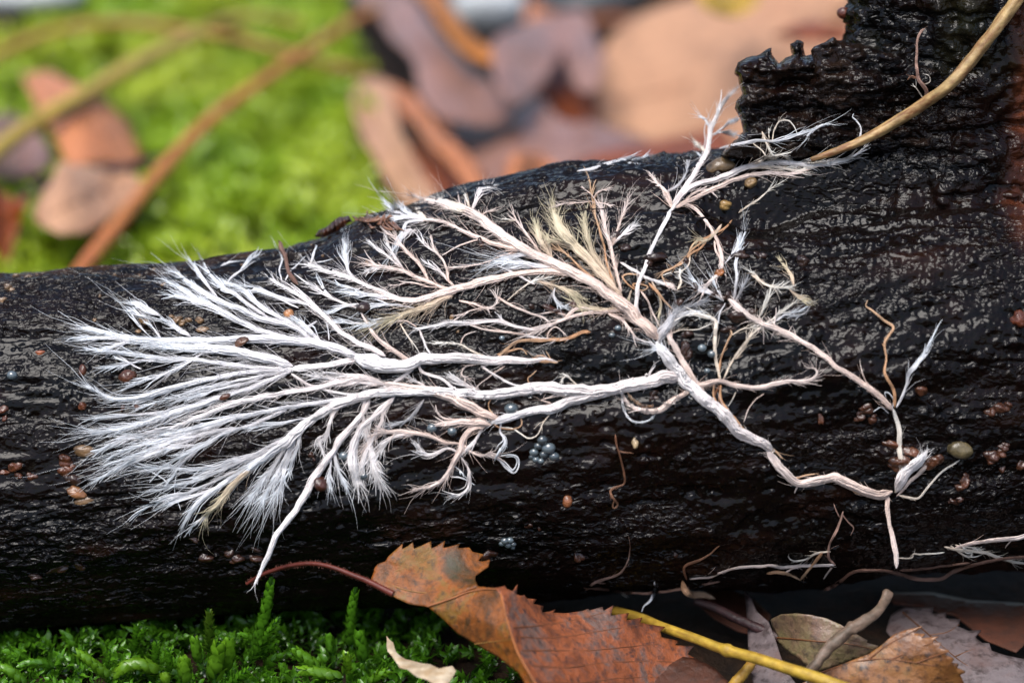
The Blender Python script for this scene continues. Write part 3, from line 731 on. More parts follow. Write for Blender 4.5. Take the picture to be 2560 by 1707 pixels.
F q 42,38,34,28,30,20,6 0.9,44 5,0.3|-60,1440 0,1340 80,1220 140,1120 180,1040 200,950 210,880 250,790 300,700 385,600
F w 22,20,12,5 1.2,40 4,0.3|215,880 190,850 170,820 135,795
F w 14,14,8 1.0,50 5,0.3|210,920 270,905 330,910 390,920
F w 12,12,6 0.8,50 3,0.3|230,930 300,870 340,840 400,815
F c 24,24,12 2.5,44 8,0.9|180,1040 150,1010 120,990 100,970
F w 12,12,8 1.4,40 5,0.6|185,1060 150,1070 120,1050
H p 22,24,16,8 1.0,40 4,0.4|2030,1190 1990,1100 1950,1060 1910,1015
H g 14,16,10,5 1.6,36 4,0.3|1990,1110 2060,1070 2110,1000 2120,940
H p 20,16,8 1.0,40 3,0.4|2030,1200 2000,1150 1975,1100
F q 46,40,34,30,28,10 0.9,50 5,0.2|-50,1420 60,1290 200,1240 330,1200 430,1150 560,1120 700,1110 900,1130 1050,1110 1150,1090 1270,1010
F p 30,28,26,24,10 0.8,50 5,0.2|-40,1420 150,1330 300,1260 440,1210 600,1180 750,1190 900,1150 1000,1120
F c 14,16,14,8 0.8,50 4,0.3|420,1170 560,1095 680,1060 720,1075
F c 16,18,18,12 0.8,50 4,0.2|470,1150 620,1140 800,1165 900,1140 1000,1120
F c 14,14,12 0.8,50 3,0.2|520,1130 650,1160 760,1145 880,1120
F p 14,12,8 0.6,40 4,0.3|20,1390 80,1330 150,1300 220,1310
F c 10,10,6 0.4,40 2,0.3|400,1455 480,1400 560,1345 620,1290 700,1240
F p 24,20,18 0.3,40 0,0|0,1380 100,1430 160,1490 220,1575
C p 22,22,24,22,26 0.6,40 5,0.5|590,0 630,70 660,130 690,200 700,280 690,350 620,430 570,490
C p 14,12,10 0.5,40 0,0|650,140 660,210 690,270 680,330
C o 14,14,14,12 0.4,40 0,0|770,0 740,40 700,70 640,100 560,150 500,200 440,270 360,330 290,370 310,430 340,450
C o 12,12,10 0.4,40 0,0|620,110 560,190 490,230 420,300 330,340 285,360
C o 12,14,10 0.3,40 0,0|690,50 620,110 530,150 490,190 470,250
C y 18,26,20,8 0.5,40 3,0.3|700,30 660,90 590,140 540,130 510,170
C c 10,9,8 0.2,30 0,0|480,240 470,310 420,350 350,360 290,380
C q 20,18,20 0.4,40 0,0|0,290 100,350 180,395 260,425 350,450
C p 30,40,20 2.0,40 8,0.9|300,425 340,445 375,465
C o 14,12,12 0.2,40 0,0|100,480 40,430 20,390 60,372 130,375
C o 12,10,12 0.2,40 0,0|100,470 90,440 140,440 190,460 160,485 120,480
C p 14,12,12,10 0.5,40 0,0|140,490 190,560 230,650 270,730
C y 12,14,14 0.4,40 0,0|220,420 260,500 280,590 260,680
C o 14,22,12,6 0.2,40 0,0|200,430 260,500 310,560 360,610
C y 10,10,6 0.6,40 4,0.4|80,480 60,550 70,600
C c 12,12,6 0.8,40 4,0.5|390,480 420,430 410,380 425,350
C g 60,70,50,24 4.0,60 14,0.5|260,840 300,760 340,690 390,620
C w 50,60,30 3.5,60 10,0.6|340,960 300,900 270,880 230,890
C g 18,14,10 1.6,60 6,0.4|360,690 440,610 520,580 600,550
C w 14,12,8 1.4,60 5,0.4|330,720 400,660 480,640 560,650
C p 20,18,14 1.4,60 5,0.3|340,860 350,780 340,720 360,650
C w 12,14,8 2.0,60 7,0.5|715,555 640,510 570,480 500,400
C w 12,14,6 1.6,60 6,0.4|705,545 680,500 655,450 630,400
C w 10,10,6,4 1.6,60 4,0.3|780,560 795,470 800,380 800,280 840,130
C w 8,8,4 1.0,60 4,0.3|720,300 760,250 800,190 825,110
C w 10,10,8 0.5,50 0,0|725,570 690,640 672,720 665,770
C g 10,10,6 2.5,50 6,0.5|790,570 820,510 840,470 860,430
C c 9,8,5 0.6,50 4,0.4|770,790 840,750 900,740 980,740
A w 20,60,30 2.0,50 8,0.3|690,520 620,490 560,450 490,430
A w 10,16,8 1.2,50 4,0.3|640,555 560,520 500,495 455,475
A w 20,36,14 2.5,60 8,0.4|900,665 830,620 770,580 730,560
A w 8,8,4 0.4,40 2,0.3|600,650 560,600 520,550 490,510
A w 10,10,5 1.5,60 6,0.4|700,680 670,640 640,600 600,570
C w 8,8,4 0.6,50 2,0.4|980,720 1060,700 1130,650 1180,640 1250,620
"""
def parse(line):
    a, b = line.split('|'); f = a.split()
    P = cpx(f[0], b); s = CROP[f[0]][2]
    return P, f[1], np.array([float(v) for v in f[2].split(',')]) * s, [float(v) for v in f[3].split(',')], [float(v) for v in f[4].split(',')]

def hairs_px(starts, dirs, lens, lift0, lift1, rad, curl, colA, colB, dm, kn=6):
    """fine hyphae: curved strands laid over the surface; all arguments per strand"""
    n = len(starts); t = np.linspace(0, 1, kn)[None, :]
    ang = np.arctan2(dirs[:, 1], dirs[:, 0])[:, None] + curl[:, None] * t + rng.normal(0, 0.07, (n, kn))
    seg = lens[:, None] / (kn - 1) * np.ones((n, kn))
    x = starts[:, 0:1] + np.concatenate([np.zeros((n, 1)), np.cumsum(np.cos(ang) * seg, 1)[:, :-1]], 1)
    y = starts[:, 1:2] + np.concatenate([np.zeros((n, 1)), np.cumsum(np.sin(ang) * seg, 1)[:, :-1]], 1)
    d = bil(dm, x, y) - (lift0[:, None] * (1 - t) + lift1[:, None] * t) - 0.10 * np.sin(t * 3)
    P = pt(x, y, d); R = rad[:, None] * (1 - 0.75 * t ** 1.5) * PXMM
    V, F = tubes(P, R, 3)
    c = colA[:, None, :] * (1 - t[..., None]) + colB[:, None, :] * t[..., None]
    return V, F, np.repeat(c.reshape(-1, 3), 3, 0)

def cord(P, kind, W, fr, fan, name, parent, dm, mat=None, wig=1.0, lift=0.0, fibres=True, seed=0, hairmat=None):
    r = np.random.default_rng(1000 + seed)
    base, tip = [np.array(c) for c in COLS[kind]]
    Q = spline(P, 4.0); n = len(Q); s = np.concatenate([[0], np.cumsum(np.hypot(*np.diff(Q, axis=0).T))]); L = s[-1]; t = s / L
    T = np.gradient(Q, axis=0); T /= np.linalg.norm(T, axis=1, keepdims=True) + 1e-9; Nn = np.stack([-T[:, 1], T[:, 0]], -1)
    w = np.interp(t, np.linspace(0, 1, len(W)), W) * 0.9
    Q = Q + Nn * (vn2(s / 26, s * 0 + seed, seed + 3) * wig * (0.8 + 0.10 * w[:, None].T.ravel()))[:, None]
    w = w * (1 + 0.10 * vn2(s / 22, s * 0 + 5, seed + 9))
    ends = np.clip(np.minimum(t * L / (w + 1), (1 - t) * L / (w * 1.2 + 1)) * 1.0, 0.06, 1) ** 0.5
    rm = w / 2 * PXMM * ends
    jit = 1 + 0.10 * r.normal(0, 1, 3)
    varc = 1 + 0.10 * vn2(s / 40, s * 0, seed + 2)[:, None]
    C = (base * (1 - t[:, None]) + tip * t[:, None]) * varc
    core = 0.78 if fibres else 1.0
    d = bil(dm, Q[:, 0], Q[:, 1]) - lift - rm * 0.45 - 0.10
    bag = Bag()
    Pc = pt(Q[:, 0], Q[:, 1], d)
    # lumpy, finely fibrous core: ring radius jittered around the cord
    sides = 10 if w.max() > 16 else 7 if w.max() > 6 else 5
    V, F = tubes(Pc[None], (rm * core)[None], sides)
    V = V.reshape(n, sides, 3); cc = Pc[:, None, :]
    am = np.arange(sides) * 2.0
    V = cc + (V - cc) * (1 + 0.10 * vn2(s[:, None] / 14.0 + 0 * am[None], am[None] + 0 * s[:, None], seed + 31))[..., None]
    bag.add(V.reshape(-1, 3), F, np.repeat(C, sides, 0))
    if fibres:                                                   # fibres running along the cord, slowly winding
        nf = int(np.clip(w.mean() * 1.3 + 4, 5, 30))
        for k in range(nf):
            a, b = sorted(r.uniform(-0.15, 1.1, 2));
            if b - a < 0.3: a -= 0.2; b += 0.2
            m = (t >= a) & (t <= b)
            if m.sum() < 4: continue
            ph = r.uniform(0, 6.28) + s[m] / max(w.mean() * 30, 160) * r.choice([-1, 1]) + 0.25 * vn2(s[m] / 18, s[m] * 0 + k, seed)
            off = np.sin(ph) * 0.5; hgt = np.abs(np.cos(ph)) * 0.5 + 0.1
            q = Q[m] + Nn[m] * (off * w[m] * ends[m])[:, None]
            dd = bil(dm, q[:, 0], q[:, 1]) - lift - 0.10 - hgt * w[m] * ends[m] * PXMM - rm[m] * 0.15
            rad = r.uniform(0.05, 0.13) * w[m] * PXMM * ends[m] + 0.012
            tt = np.linspace(0, 1, m.sum()); rad = rad * np.clip(np.minimum(tt, 1 - tt) * 6, 0.15, 1)
            V, F = tubes(pt(q[:, 0], q[:, 1], dd)[None], rad[None], 4)
            bag.add(V, F, np.repeat(C[m] * r.uniform(0.88, 1.1), 4, 0))
    o = bag.build(name, mat or M_MYC, parent)
    hb = Bag(); den, hl = fr; nfan, spr = int(fan[0]), fan[1]
    if den > 0:
        nh = int(L * den * (0.17 if kind == 'w' else 0.26))
        if nh > 2:
            i = r.integers(0, n, nh); sg = r.choice([-1.0, 1.0], nh); angs = sg * np.abs(r.normal(*((0.08, 0.15) if kind == 'w' else (0.18, 0.24)), nh))
            ca, sa = np.cos(angs), np.sin(angs); dr = np.stack([T[i, 0] * ca - T[i, 1] * sa, T[i, 0] * sa + T[i, 1] * ca], -1)
            stt = Q[i] + Nn[i] * (sg * w[i] * ends[i] * r.uniform(0.05, 0.42, nh))[:, None]
            ln = hl * r.gamma(2.2, 0.30, nh) * (1.15 if kind == 'w' else 0.75)
            col = C[i] * r.uniform(0.75, 1.05, nh)[:, None]
            hb.add(*hairs_px(stt, dr, ln, rm[i] * 0.6 + 0.05 + lift, r.uniform(0.05, 0.5, nh) + lift, r.uniform(0.3, 0.75, nh), r.normal(0, 0.22 if kind == 'w' else 0.55, nh), col, np.minimum(col * 1.08 + 0.02, 0.92), dm))
    if nfan and kind in 'wqy' and L > 60:                        # the cord unravels into long strands towards its tip
        for q_ in range(int(4 + nfan * 0.7)):
            a = r.uniform(0.05, 0.55); b = r.uniform(0.75, 1.0); m = (t >= a) & (t <= b)
            if m.sum() < 6: continue
            tt = np.linspace(0, 1, m.sum()); side = r.normal(0, 1) * (5 + 0.35 * w.mean())
            q = Q[m] + Nn[m] * (side * tt ** 1.3 + 2.0 * vn2(s[m] / 22, s[m] * 0 + q_, seed + 40))[:, None]
            ex = T[m][-1] * r.uniform(5, 26); q = np.vstack([q, q[-1] + ex * 0.5, q[-1] + ex]); tt = np.linspace(0, 1, len(q))
            rad = r.uniform(0.8, 1.9) * np.clip((1 - tt) * 3, 0.15, 1) * PXMM
            hgt = np.interp(tt, [0, 0.4, 1], [rm[m].mean() * 0.9 + 0.1, 0.25, r.uniform(0.1, 0.4)])
            V, F = tubes(pt(q[:, 0], q[:, 1], bil(dm, q[:, 0], q[:, 1]) - hgt - lift)[None], rad[None], 4)
            cq = np.vstack([C[m], C[m][-1:], C[m][-1:]]) * r.uniform(0.85, 1.05)
            hb.add(V, F, np.repeat(cq, 4, 0))
    if nfan:
        nh = nfan * 3; tb = r.uniform(0.55, 0.97, nh); i = np.clip((tb * (n - 1)).astype(int), 0, n - 1)
        angs = r.normal(0, spr * (0.55 if kind == 'w' else 0.9), nh); ca, sa = np.cos(angs), np.sin(angs)
        dr = np.stack([T[i, 0] * ca - T[i, 1] * sa, T[i, 0] * sa + T[i, 1] * ca], -1)
        stt = Q[i] + Nn[i] * (w[i] * r.uniform(-0.4, 0.4, nh))[:, None]
        ln = np.minimum(np.minimum(L * 0.35, hl * 2.2), 62) * r.uniform(0.5, 1.2, nh) * 0.8
        col = np.tile(tip, (nh, 1)) * r.uniform(0.85, 1.06, nh)[:, None]
        big = r.random(nh) < 0.35
        hb.add(*hairs_px(stt, dr, ln, rm[i] * 0.7 + 0.05 + lift, r.uniform(0.05, 0.45, nh) + lift, np.where(big, r.uniform(1.2, 2.4, nh), r.uniform(0.4, 0.9, nh)), r.normal(0, 0.35, nh), col, np.minimum(col * 1.05, 0.93), dm, 8))
    if hb.n: hb.build("hyphae", hairmat or M_HAIR, o, kind="stuff")
    return o

p0 = pt(1600, 900, bil(DM2, 1600, 900))
myc = thing("mycelium", p0, "white and pink branching fungal mycelium spread like a root fan over the wet log", "fungus")
for k, ln in enumerate([l for l in CORDS.strip().splitlines() if l.strip()]):
    P, kind, W, fr, fan = parse(ln)
    cord(P, kind, W, fr, fan, "main_cord" if k < 3 else "branch", myc, DMH if ("1330,1550" in ln or "878,1475" in ln) else DM2, seed=k, wig=0.8)

# tiny water beads sitting on the thick cords
ico_cache = {}
def ico(sub):
    if sub in ico_cache: return ico_cache[sub]
    g = (1 + 5 ** 0.5) / 2
    V = np.array([[-1, g, 0], [1, g, 0], [-1, -g, 0], [1, -g, 0], [0, -1, g], [0, 1, g], [0, -1, -g], [0, 1, -g], [g, 0, -1], [g, 0, 1], [-g, 0, -1], [-g, 0, 1]], float)
    F = [(0, 11, 5), (0, 5, 1), (0, 1, 7), (0, 7, 10), (0, 10, 11), (1, 5, 9), (5, 11, 4), (11, 10, 2), (10, 7, 6), (7, 1, 8), (3, 9, 4), (3, 4, 2), (3, 2, 6), (3, 6, 8), (3, 8, 9), (4, 9, 5), (2, 4, 11), (6, 2, 10), (8, 6, 7), (9, 8, 1)]
    V = [v / np.linalg.norm(v) for v in V]
    for _ in range(sub):
        mid = {}; nf = []
        def m_(a, b):
            k = (min(a, b), max(a, b))
            if k not in mid: q = V[a] + V[b]; V.append(q / np.linalg.norm(q)); mid[k] = len(V) - 1
            return mid[k]
        for a, b, c in F:
            ab, bc, ca = m_(a, b), m_(b, c), m_(c, a); nf += [(a, ab, ca), (b, bc, ab), (c, ca, bc), (ab, bc, ca)]
        F = nf
    ico_cache[sub] = (np.array(V), np.array(F)); return ico_cache[sub]
wb = Bag(); V1, F1 = ico(2)
for ln, n in ((1, 40), (30, 60), (31, 40), (33, 40), (32, 30), (74, 20)):
    P, kind, W, fr, fan = parse(CORDS.strip().splitlines()[ln]); Q = spline(P, 4.0)
    for _ in range(n):
        i = rng.integers(0, len(Q)); wv = np.interp(i / len(Q), np.linspace(0, 1, len(W)), W); q = Q[i] + rng.normal(0, wv * 0.25, 2)
        rr = rng.uniform(2.0, 5.0) * PXMM
        wb.add(V1 * rr + pt(q[0], q[1], bil(DM2, q[0], q[1]) - wv * 0.7 * PXMM - 0.1), F1)
wb.build("water_beads", M_WATER, myc, kind="stuff")

# loose scraps of fungus and rootlets that are not joined to the big fan
def scrap(name, label, cat, lines, base=None, group=None, mat=None, dm=None, lift=0.0, part="strand", seed=500):
    Ls = [parse(l) for l in lines]; b = Ls[0][0][0]; dm = DM2 if dm is None else dm
    t = thing(name, pt(b[0], b[1], bil(dm, b[0], b[1]) - lift), label, cat, group)
    for k, (P, kind, W, fr, fan) in enumerate(Ls): cord(P, kind, W, fr, fan, part, t, dm, mat=mat, lift=lift, seed=seed + k)
    return t
scrap("mycelium_scrap", "tan torn scrap of mycelium bent like a hook on the bare wet wood", "fungus",
      ["C c 14,16,14,16 1.0,40 5,0.4|900,375 960,410 1000,440 1080,465 1190,465", "C y 16,20,18,6 1.0,40 4,0.2|1195,462 1180,390 1140,330 1100,275",
       "C y 12,14,14 0.6,40 4,0.3|1165,470 1220,530 1310,580", "C g 8,8,5 0.4,40 2,0.4|1312,590 1270,640 1200,662 1140,640", "C c 10,14,8 1.6,40 6,0.6|960,410 930,380 905,360"], seed=520)
scrap("mycelium_thread", "thin white mycelium threads climbing the torn bark flap below the stub", "fungus",
      ["F w 12,14,13,10 0.8,50 4,0.3|270,1015 400,985 520,960 650,970 780,930 900,890 1000,850", "F c 9,8,7 0.3,40 0,0|630,960 650,880 680,830 740,825 775,860 800,915",
       "F c 12,14,10 0.8,40 4,0.4|560,900 590,980 620,1040 650,1080", "F c 10,9,6 0.5,40 3,0.3|500,980 560,1030 600,1080 650,1085", "F w 9,9,6 0.6,40 2,0.4|1000,850 940,880 900,910 855,970",
       "F c 9,8,5 0.8,40 4,0.5|610,950 605,910 610,890", "F w 10,9,6 0.8,40 3,0.3|900,890 960,860 1020,850"], lift=0.1, seed=540)
scrap("mycelium_thread", "short curved white thread standing on bark flap above the brown twig tip", "fungus", ["F w 14,13,10,5 0.1,20 0,0|1232,955 1232,870 1205,825 1180,800 1190,775"], seed=550)
scrap("mycelium_thread", "white thread frayed along the top edge of the log beside a bark flake", "fungus",
      ["H w 14,18,12,10 1.0,30 4,0.3|1480,985 1560,975 1640,945 1720,930 1800,925 1900,895"], seed=555)
scrap("rootlet", "brown hairy rootlet standing up behind the straw coloured twig", "root",
      ["F r 24,30,22,18,14,22 0.5,20 0,0|1672,690 1690,620 1630,540 1620,450 1620,300 1640,220 1672,195", "F c 9,9,5 0.3,30 0,0|1662,668 1620,610 1590,575", "F b 18,22,8 0.5,20 0,0|1625,540 1580,530 1555,550",
       "F c 6,6,4 0,0 0,0|1660,580 1705,560 1700,520 1660,505"], mat=M_ROOT, lift=1.9, seed=560)
scrap("rootlet", "reddish brown rootlet with a small loop hanging on lower dark face of log", "root",
      ["E b 18,16,14,12,14,12 0.2,16 0,0|1755,510 1765,580 1790,680 1815,780 1815,850 1740,885 1722,910 1745,960 1768,990 1750,1015 1738,1000 1750,960", "E b 10,10,6 0,0 0,0|1770,625 1820,635 1885,640"], mat=M_ROOT, seed=570)
scrap("dark_stalk", "thin dark broken stalk poking above the log's upper edge at its mossy side", "twig",
      ["A d 26,26,24,20,24,38,22 0.2,16 0,0|1635,310 1590,250 1565,200 1550,130 1525,60 1515,20 1500,5"], mat=M_ROOT, lift=0.2, seed=575)
scrap("root_tangle", "pinkish brown rootlets tangled along the underside edge of the log", "root",
      ["J p 20,18,20,18,16 0.2,24 0,0|165,380 300,370 450,320 650,300 800,305 1000,295 1120,290", "J r 18,16,16,14 0.2,24 0,0|1115,295 1080,240 1088,150 1130,60 1150,0 1170,-60", "J c 12,12,8 0.3,24 2,0.3|1090,205 1000,215 920,260 850,265 815,245",
       "J o 20,18,16 0.2,24 0,0|1040,205 980,280 920,350 885,392", "J p 12,10,6 0.2,20 0,0|1115,285 1070,340 1040,385", "J o 20,22,18 0.3,20 0,0|670,345 760,345 840,365 890,388", "J p 12,12,8 0.3,24 2,0.3|790,345 850,310 920,300",
       "J r 10,9,6 0,0 0,0|1150,-20 1125,-70 1110,-110", "J r 9,8,6 0,0 0,0|1165,-40 1200,10 1240,50 1220,100"], mat=M_ROOT, lift=0.25, seed=580)
scrap("root_strand", "long brown root sagging under the log above the leaf litter", "root",
      ["J d 24,20,22,24,20,22 0.1,20 0,0|1040,460 1150,400 1250,340 1400,325 1500,340 1650,380 1800,385 1900,330 2050,280 2200,255 2480,235", "J d 20,18,16 0.1,20 0,0|1540,330 1700,312 1850,295 2000,275"], mat=M_ROOT, lift=0.9, seed=590)
scrap("root_strand", "pale pink frayed root running along the log's lower edge", "root",
      ["J p 16,26,26,28 0.3,24 0,0|1900,175 1980,155 2100,140 2250,120 2480,95", "J c 14,20,18,18 0.5,40 0,0|1830,175 1950,195 2100,215 2250,262 2480,295", "J c 10,10,8 0.5,30 3,0.4|1870,165 1960,230 2000,240 2010,215 1960,190",
       "J c 9,9,6 0.3,30 3,0.4|1900,160 1990,175 2080,200", "J p 9,8,5 0,0 0,0|2280,125 2240,165 2230,185"], mat=M_ROOT, lift=0.5, seed=600)
scrap("root_strand", "grey brown thread hanging from log behind the serrated orange leaf", "root",
      ["K r 20,18,12,8 0.3,24 0,0|1475,460 1530,410 1600,385 1690,350 1750,270 1765,175", "K d 16,16,18,16 0.1,20 0,0|1460,440 1650,460 1850,475 2100,450 2352,400", "K c 8,10,5 0.1,20 0,0|1700,450 1720,480 1752,500"], mat=M_ROOT, lift=0.3, seed=610)
scrap("root_strand", "short white root tip dangling under the log", "root", ["K w 12,16,14,6 0,0 0,0|1925,400 1922,470 1890,530 1855,560 1840,600"], lift=0.5, seed=615)

# ------------------------------------------------------------------ straw twig over the stub
def stick(name, label, cat, P3, W, colA, colB, mat=M_STEM, sides=14, seed=0, ridges=0.08, nodesat=(), group=None, part=False):
    """P3: rows px,py,depth ; W radii in mm"""
    Q = spline(np.asarray(P3, float), 5.0); n = len(Q); t = np.linspace(0, 1, n)
    C = pt(Q[:, 0], Q[:, 1], Q[:, 2]); r = np.interp(t, np.linspace(0, 1, len(W)), W)
    r = r * (1 + 0.05 * vn2(t * 18, t * 0, seed))
    for a in nodesat: r = r * (1 + 0.28 * np.exp(-((t - a) / 0.012) ** 2))
    r[0] *= 0.85; r[-1] *= 0.85
    V, F = tubes(C[None], r[None], sides); V = V.reshape(n, sides, 3)
    am = np.arange(sides)[None]
    ns = vn2(t[:, None] * 16 + 0 * am, am * 1.7 + 0 * t[:, None], seed + 2)
    V = C[:, None] + (V - C[:, None]) * (1 + ridges * ns)[..., None]
    k = np.clip(0.5 + 0.4 * vn2(t[:, None] * 10 + 0 * am, am * 0.9 + 0 * t[:, None], seed + 4) + 0.45 * vn2(t[:, None] * 60 + 0 * am, am * 1.3 + 0 * t[:, None], seed + 6) + 0.35 * (t[:, None] - 0.5), 0, 1)[..., None]
    c = np.array(colA) * (1 - k) + np.array(colB) * k
    V = np.vstack([V.reshape(-1, 3), C[:1], C[-1:]]); c = np.vstack([c.reshape(-1, 3), [colA, colB]])
    nn = n * sides; caps = [[(j + 1) % sides, j, nn] for j in range(sides)] + [[(n - 1) * sides + j, (n - 1) * sides + (j + 1) % sides, nn + 1] for j in range(sides)]
    return build(name, V, [np.array(caps), F], mat, None, c, label=label, cat=cat, group=group)
tw = cpx('F', "895,1095 1050,1040 1250,960 1450,850 1650,720 1830,590 2000,400 2150,210 2260,60 2340,-60 2430,-200")
twd = np.minimum(bil(DM2, tw[:, 0], tw[:, 1]), flap_f(tw[:, 0], tw[:, 1])) - np.array([0.6, 1.0, 1.4, 1.8, 2.4, 2.8, 2.2, 2.0, 2.0, 2.0, 2.0])
stick("twig", "straw coloured bent twig resting across the black stub", "twig", np.c_[tw, twd], [0.25, 0.42, 0.5, 0.56, 0.6, 0.6, 0.62, 0.62], (0.20, 0.085, 0.035), (0.48, 0.33, 0.14), seed=3, ridges=0.16, sides=18)

# ------------------------------------------------------------------ grit, droplets and eggs on the wood
def lump(V, seed, amp):
    r = np.random.default_rng(seed); o = np.zeros(len(V))
    for k in range(5):
        d = r.normal(0, 1, 3); d /= np.linalg.norm(d); o += np.sin(V @ d * r.uniform(2, 5) + r.uniform(0, 6)) * amp / (1 + 0.4 * k)
    return V * (1 + o)[:, None]
gid = [0]
def grain(px, py, wpx, hpx, ang, col, label, name="soil_grain", cat="grain", group=None, mat=None, sub=3, amp=0.10, proud=0.42, dm=None):
    gid[0] += 1
    V, F = ico(sub); a = wpx / 2 * PXMM; b = hpx / 2 * PXMM; c = min(a, b) * 0.95
    V = lump(V, gid[0], amp); V = V * (1 + amp * 0.8 * fbm(V[:, 0] * 3.1 + V[:, 2] * 2, V[:, 1] * 3.1 - V[:, 2], gid[0], 3))[:, None]
    ca, sa = math.cos(ang), math.sin(ang)
    u = V[:, 0] * a; v = V[:, 1] * b
    L_ = (u * ca - v * sa)[:, None] * RT + (u * sa + v * ca)[:, None] * UP + (V[:, 2] * c)[:, None] * (-AX)
    ctr = pt(px, py, bil(DM2 if dm is None else dm, px, py) - c * (2 * proud - 1))
    return build(name, L_ + ctr, [F], mat or M_GRAIN, None, np.tile(col, (len(V), 1)), label=label, cat=cat, group=group, loc=ctr)
RB = (0.11, 0.034, 0.014); DB = (0.035, 0.014, 0.008); TN = (0.21, 0.12, 0.055); OR = (0.55, 0.24, 0.09)
grain(722, 785, 26, 26, 0, OR, "round orange soil ball caught between white fungus branches", amp=0.06)
grain(322, 944, 46, 34, 0.3, RB, "blocky reddish brown soil crumb beside the white fungus tips", amp=0.12)
grain(207, 928, 20, 34, 0.1, RB, "upright reddish brown crumb on the log left of the fungus tips")
grain(100, 882, 24, 13, 0.1, (0.4, 0.12, 0.05), "small orange red chip alone on smooth log face")
grain(213, 1125, 56, 30, -0.05, TN, "tan oval pebble touching the fungus strand tip")
grain(190, 1232, 46, 26, -0.5, (0.30, 0.13, 0.05), "tan and red wet grain above another grain low on log")
grain(210, 1253, 44, 26, 0.25, TN, "yellowish wet grain lowest of a string of grains on log")
grain(180, 1198, 44, 26, -0.4, DB, "dark brown wet crumb above two tan grains")
grain(2396, 1121, 62, 44, -0.2, (0.15, 0.115, 0.055), "olive tan pebble with a loop of thread on the log's right part", amp=0.07)
grain(1418, 1253, 24, 32, 0, (0.28, 0.10, 0.04), "shiny brown egg shaped grain alone on lower dark wood", amp=0.04)
grain(1588, 1108, 16, 26, 0, (0.5, 0.36, 0.2), "pale tan pointed grain near the reddish rootlet loop")
grain(2109, 33, 34, 30, 0, (0.12, 0.03, 0.015), "red brown glossy bead on upper left side of stump", amp=0.03, proud=0.9)
grain(1812, 512, 30, 26, 0, (0.40, 0.24, 0.08), "orange seed like ball in pink strands near bark flap", proud=0.8)
grain(1878, 457, 30, 26, 0.3, (0.28, 0.17, 0.07), "tan clod on white strand bundle beside twig tip", proud=0.9)
grain(1797, 417, 70, 40, 0.2, (0.17, 0.11, 0.055), "flat tan soil clod under the fungus strand at log's upper edge", proud=0.7)
grain(1328, 765, 16, 14, 0, (0.035, 0.015, 0.01), "black oval seed at a pink strand's end")
grain(1090, 733, 9, 9, 0, (0.03, 0.015, 0.01), "tiny black seed on pink fungus branch")
grain(1500, 672, 9, 9, 0, (0.03, 0.015, 0.01), "tiny black seed on tan fungus plume")
grain(562, 992, 24, 14, 0.5, RB, "brown crumb stuck on a long white fungus strand", proud=1.3)
grain(602, 855, 30, 20, 0.5, (0.13, 0.05, 0.02), "dark curled crumb on the upper white fungus strand", proud=1.4, amp=0.2)
grain(908, 768, 36, 26, 0.1, DB, "brown clod where pink strand meets fine white hairs", proud=0.9)
grain(800, 1210, 34, 36, 0.2, (0.07, 0.022, 0.013), "dark red crumb under the long white spike", proud=0.7)
grain(1800, 683, 20, 22, 0, (0.35, 0.12, 0.03), "rusty soil pellet at the end of pink hanging strands", amp=0.18, proud=1.0)
WB = (0.085, 0.03, 0.014)
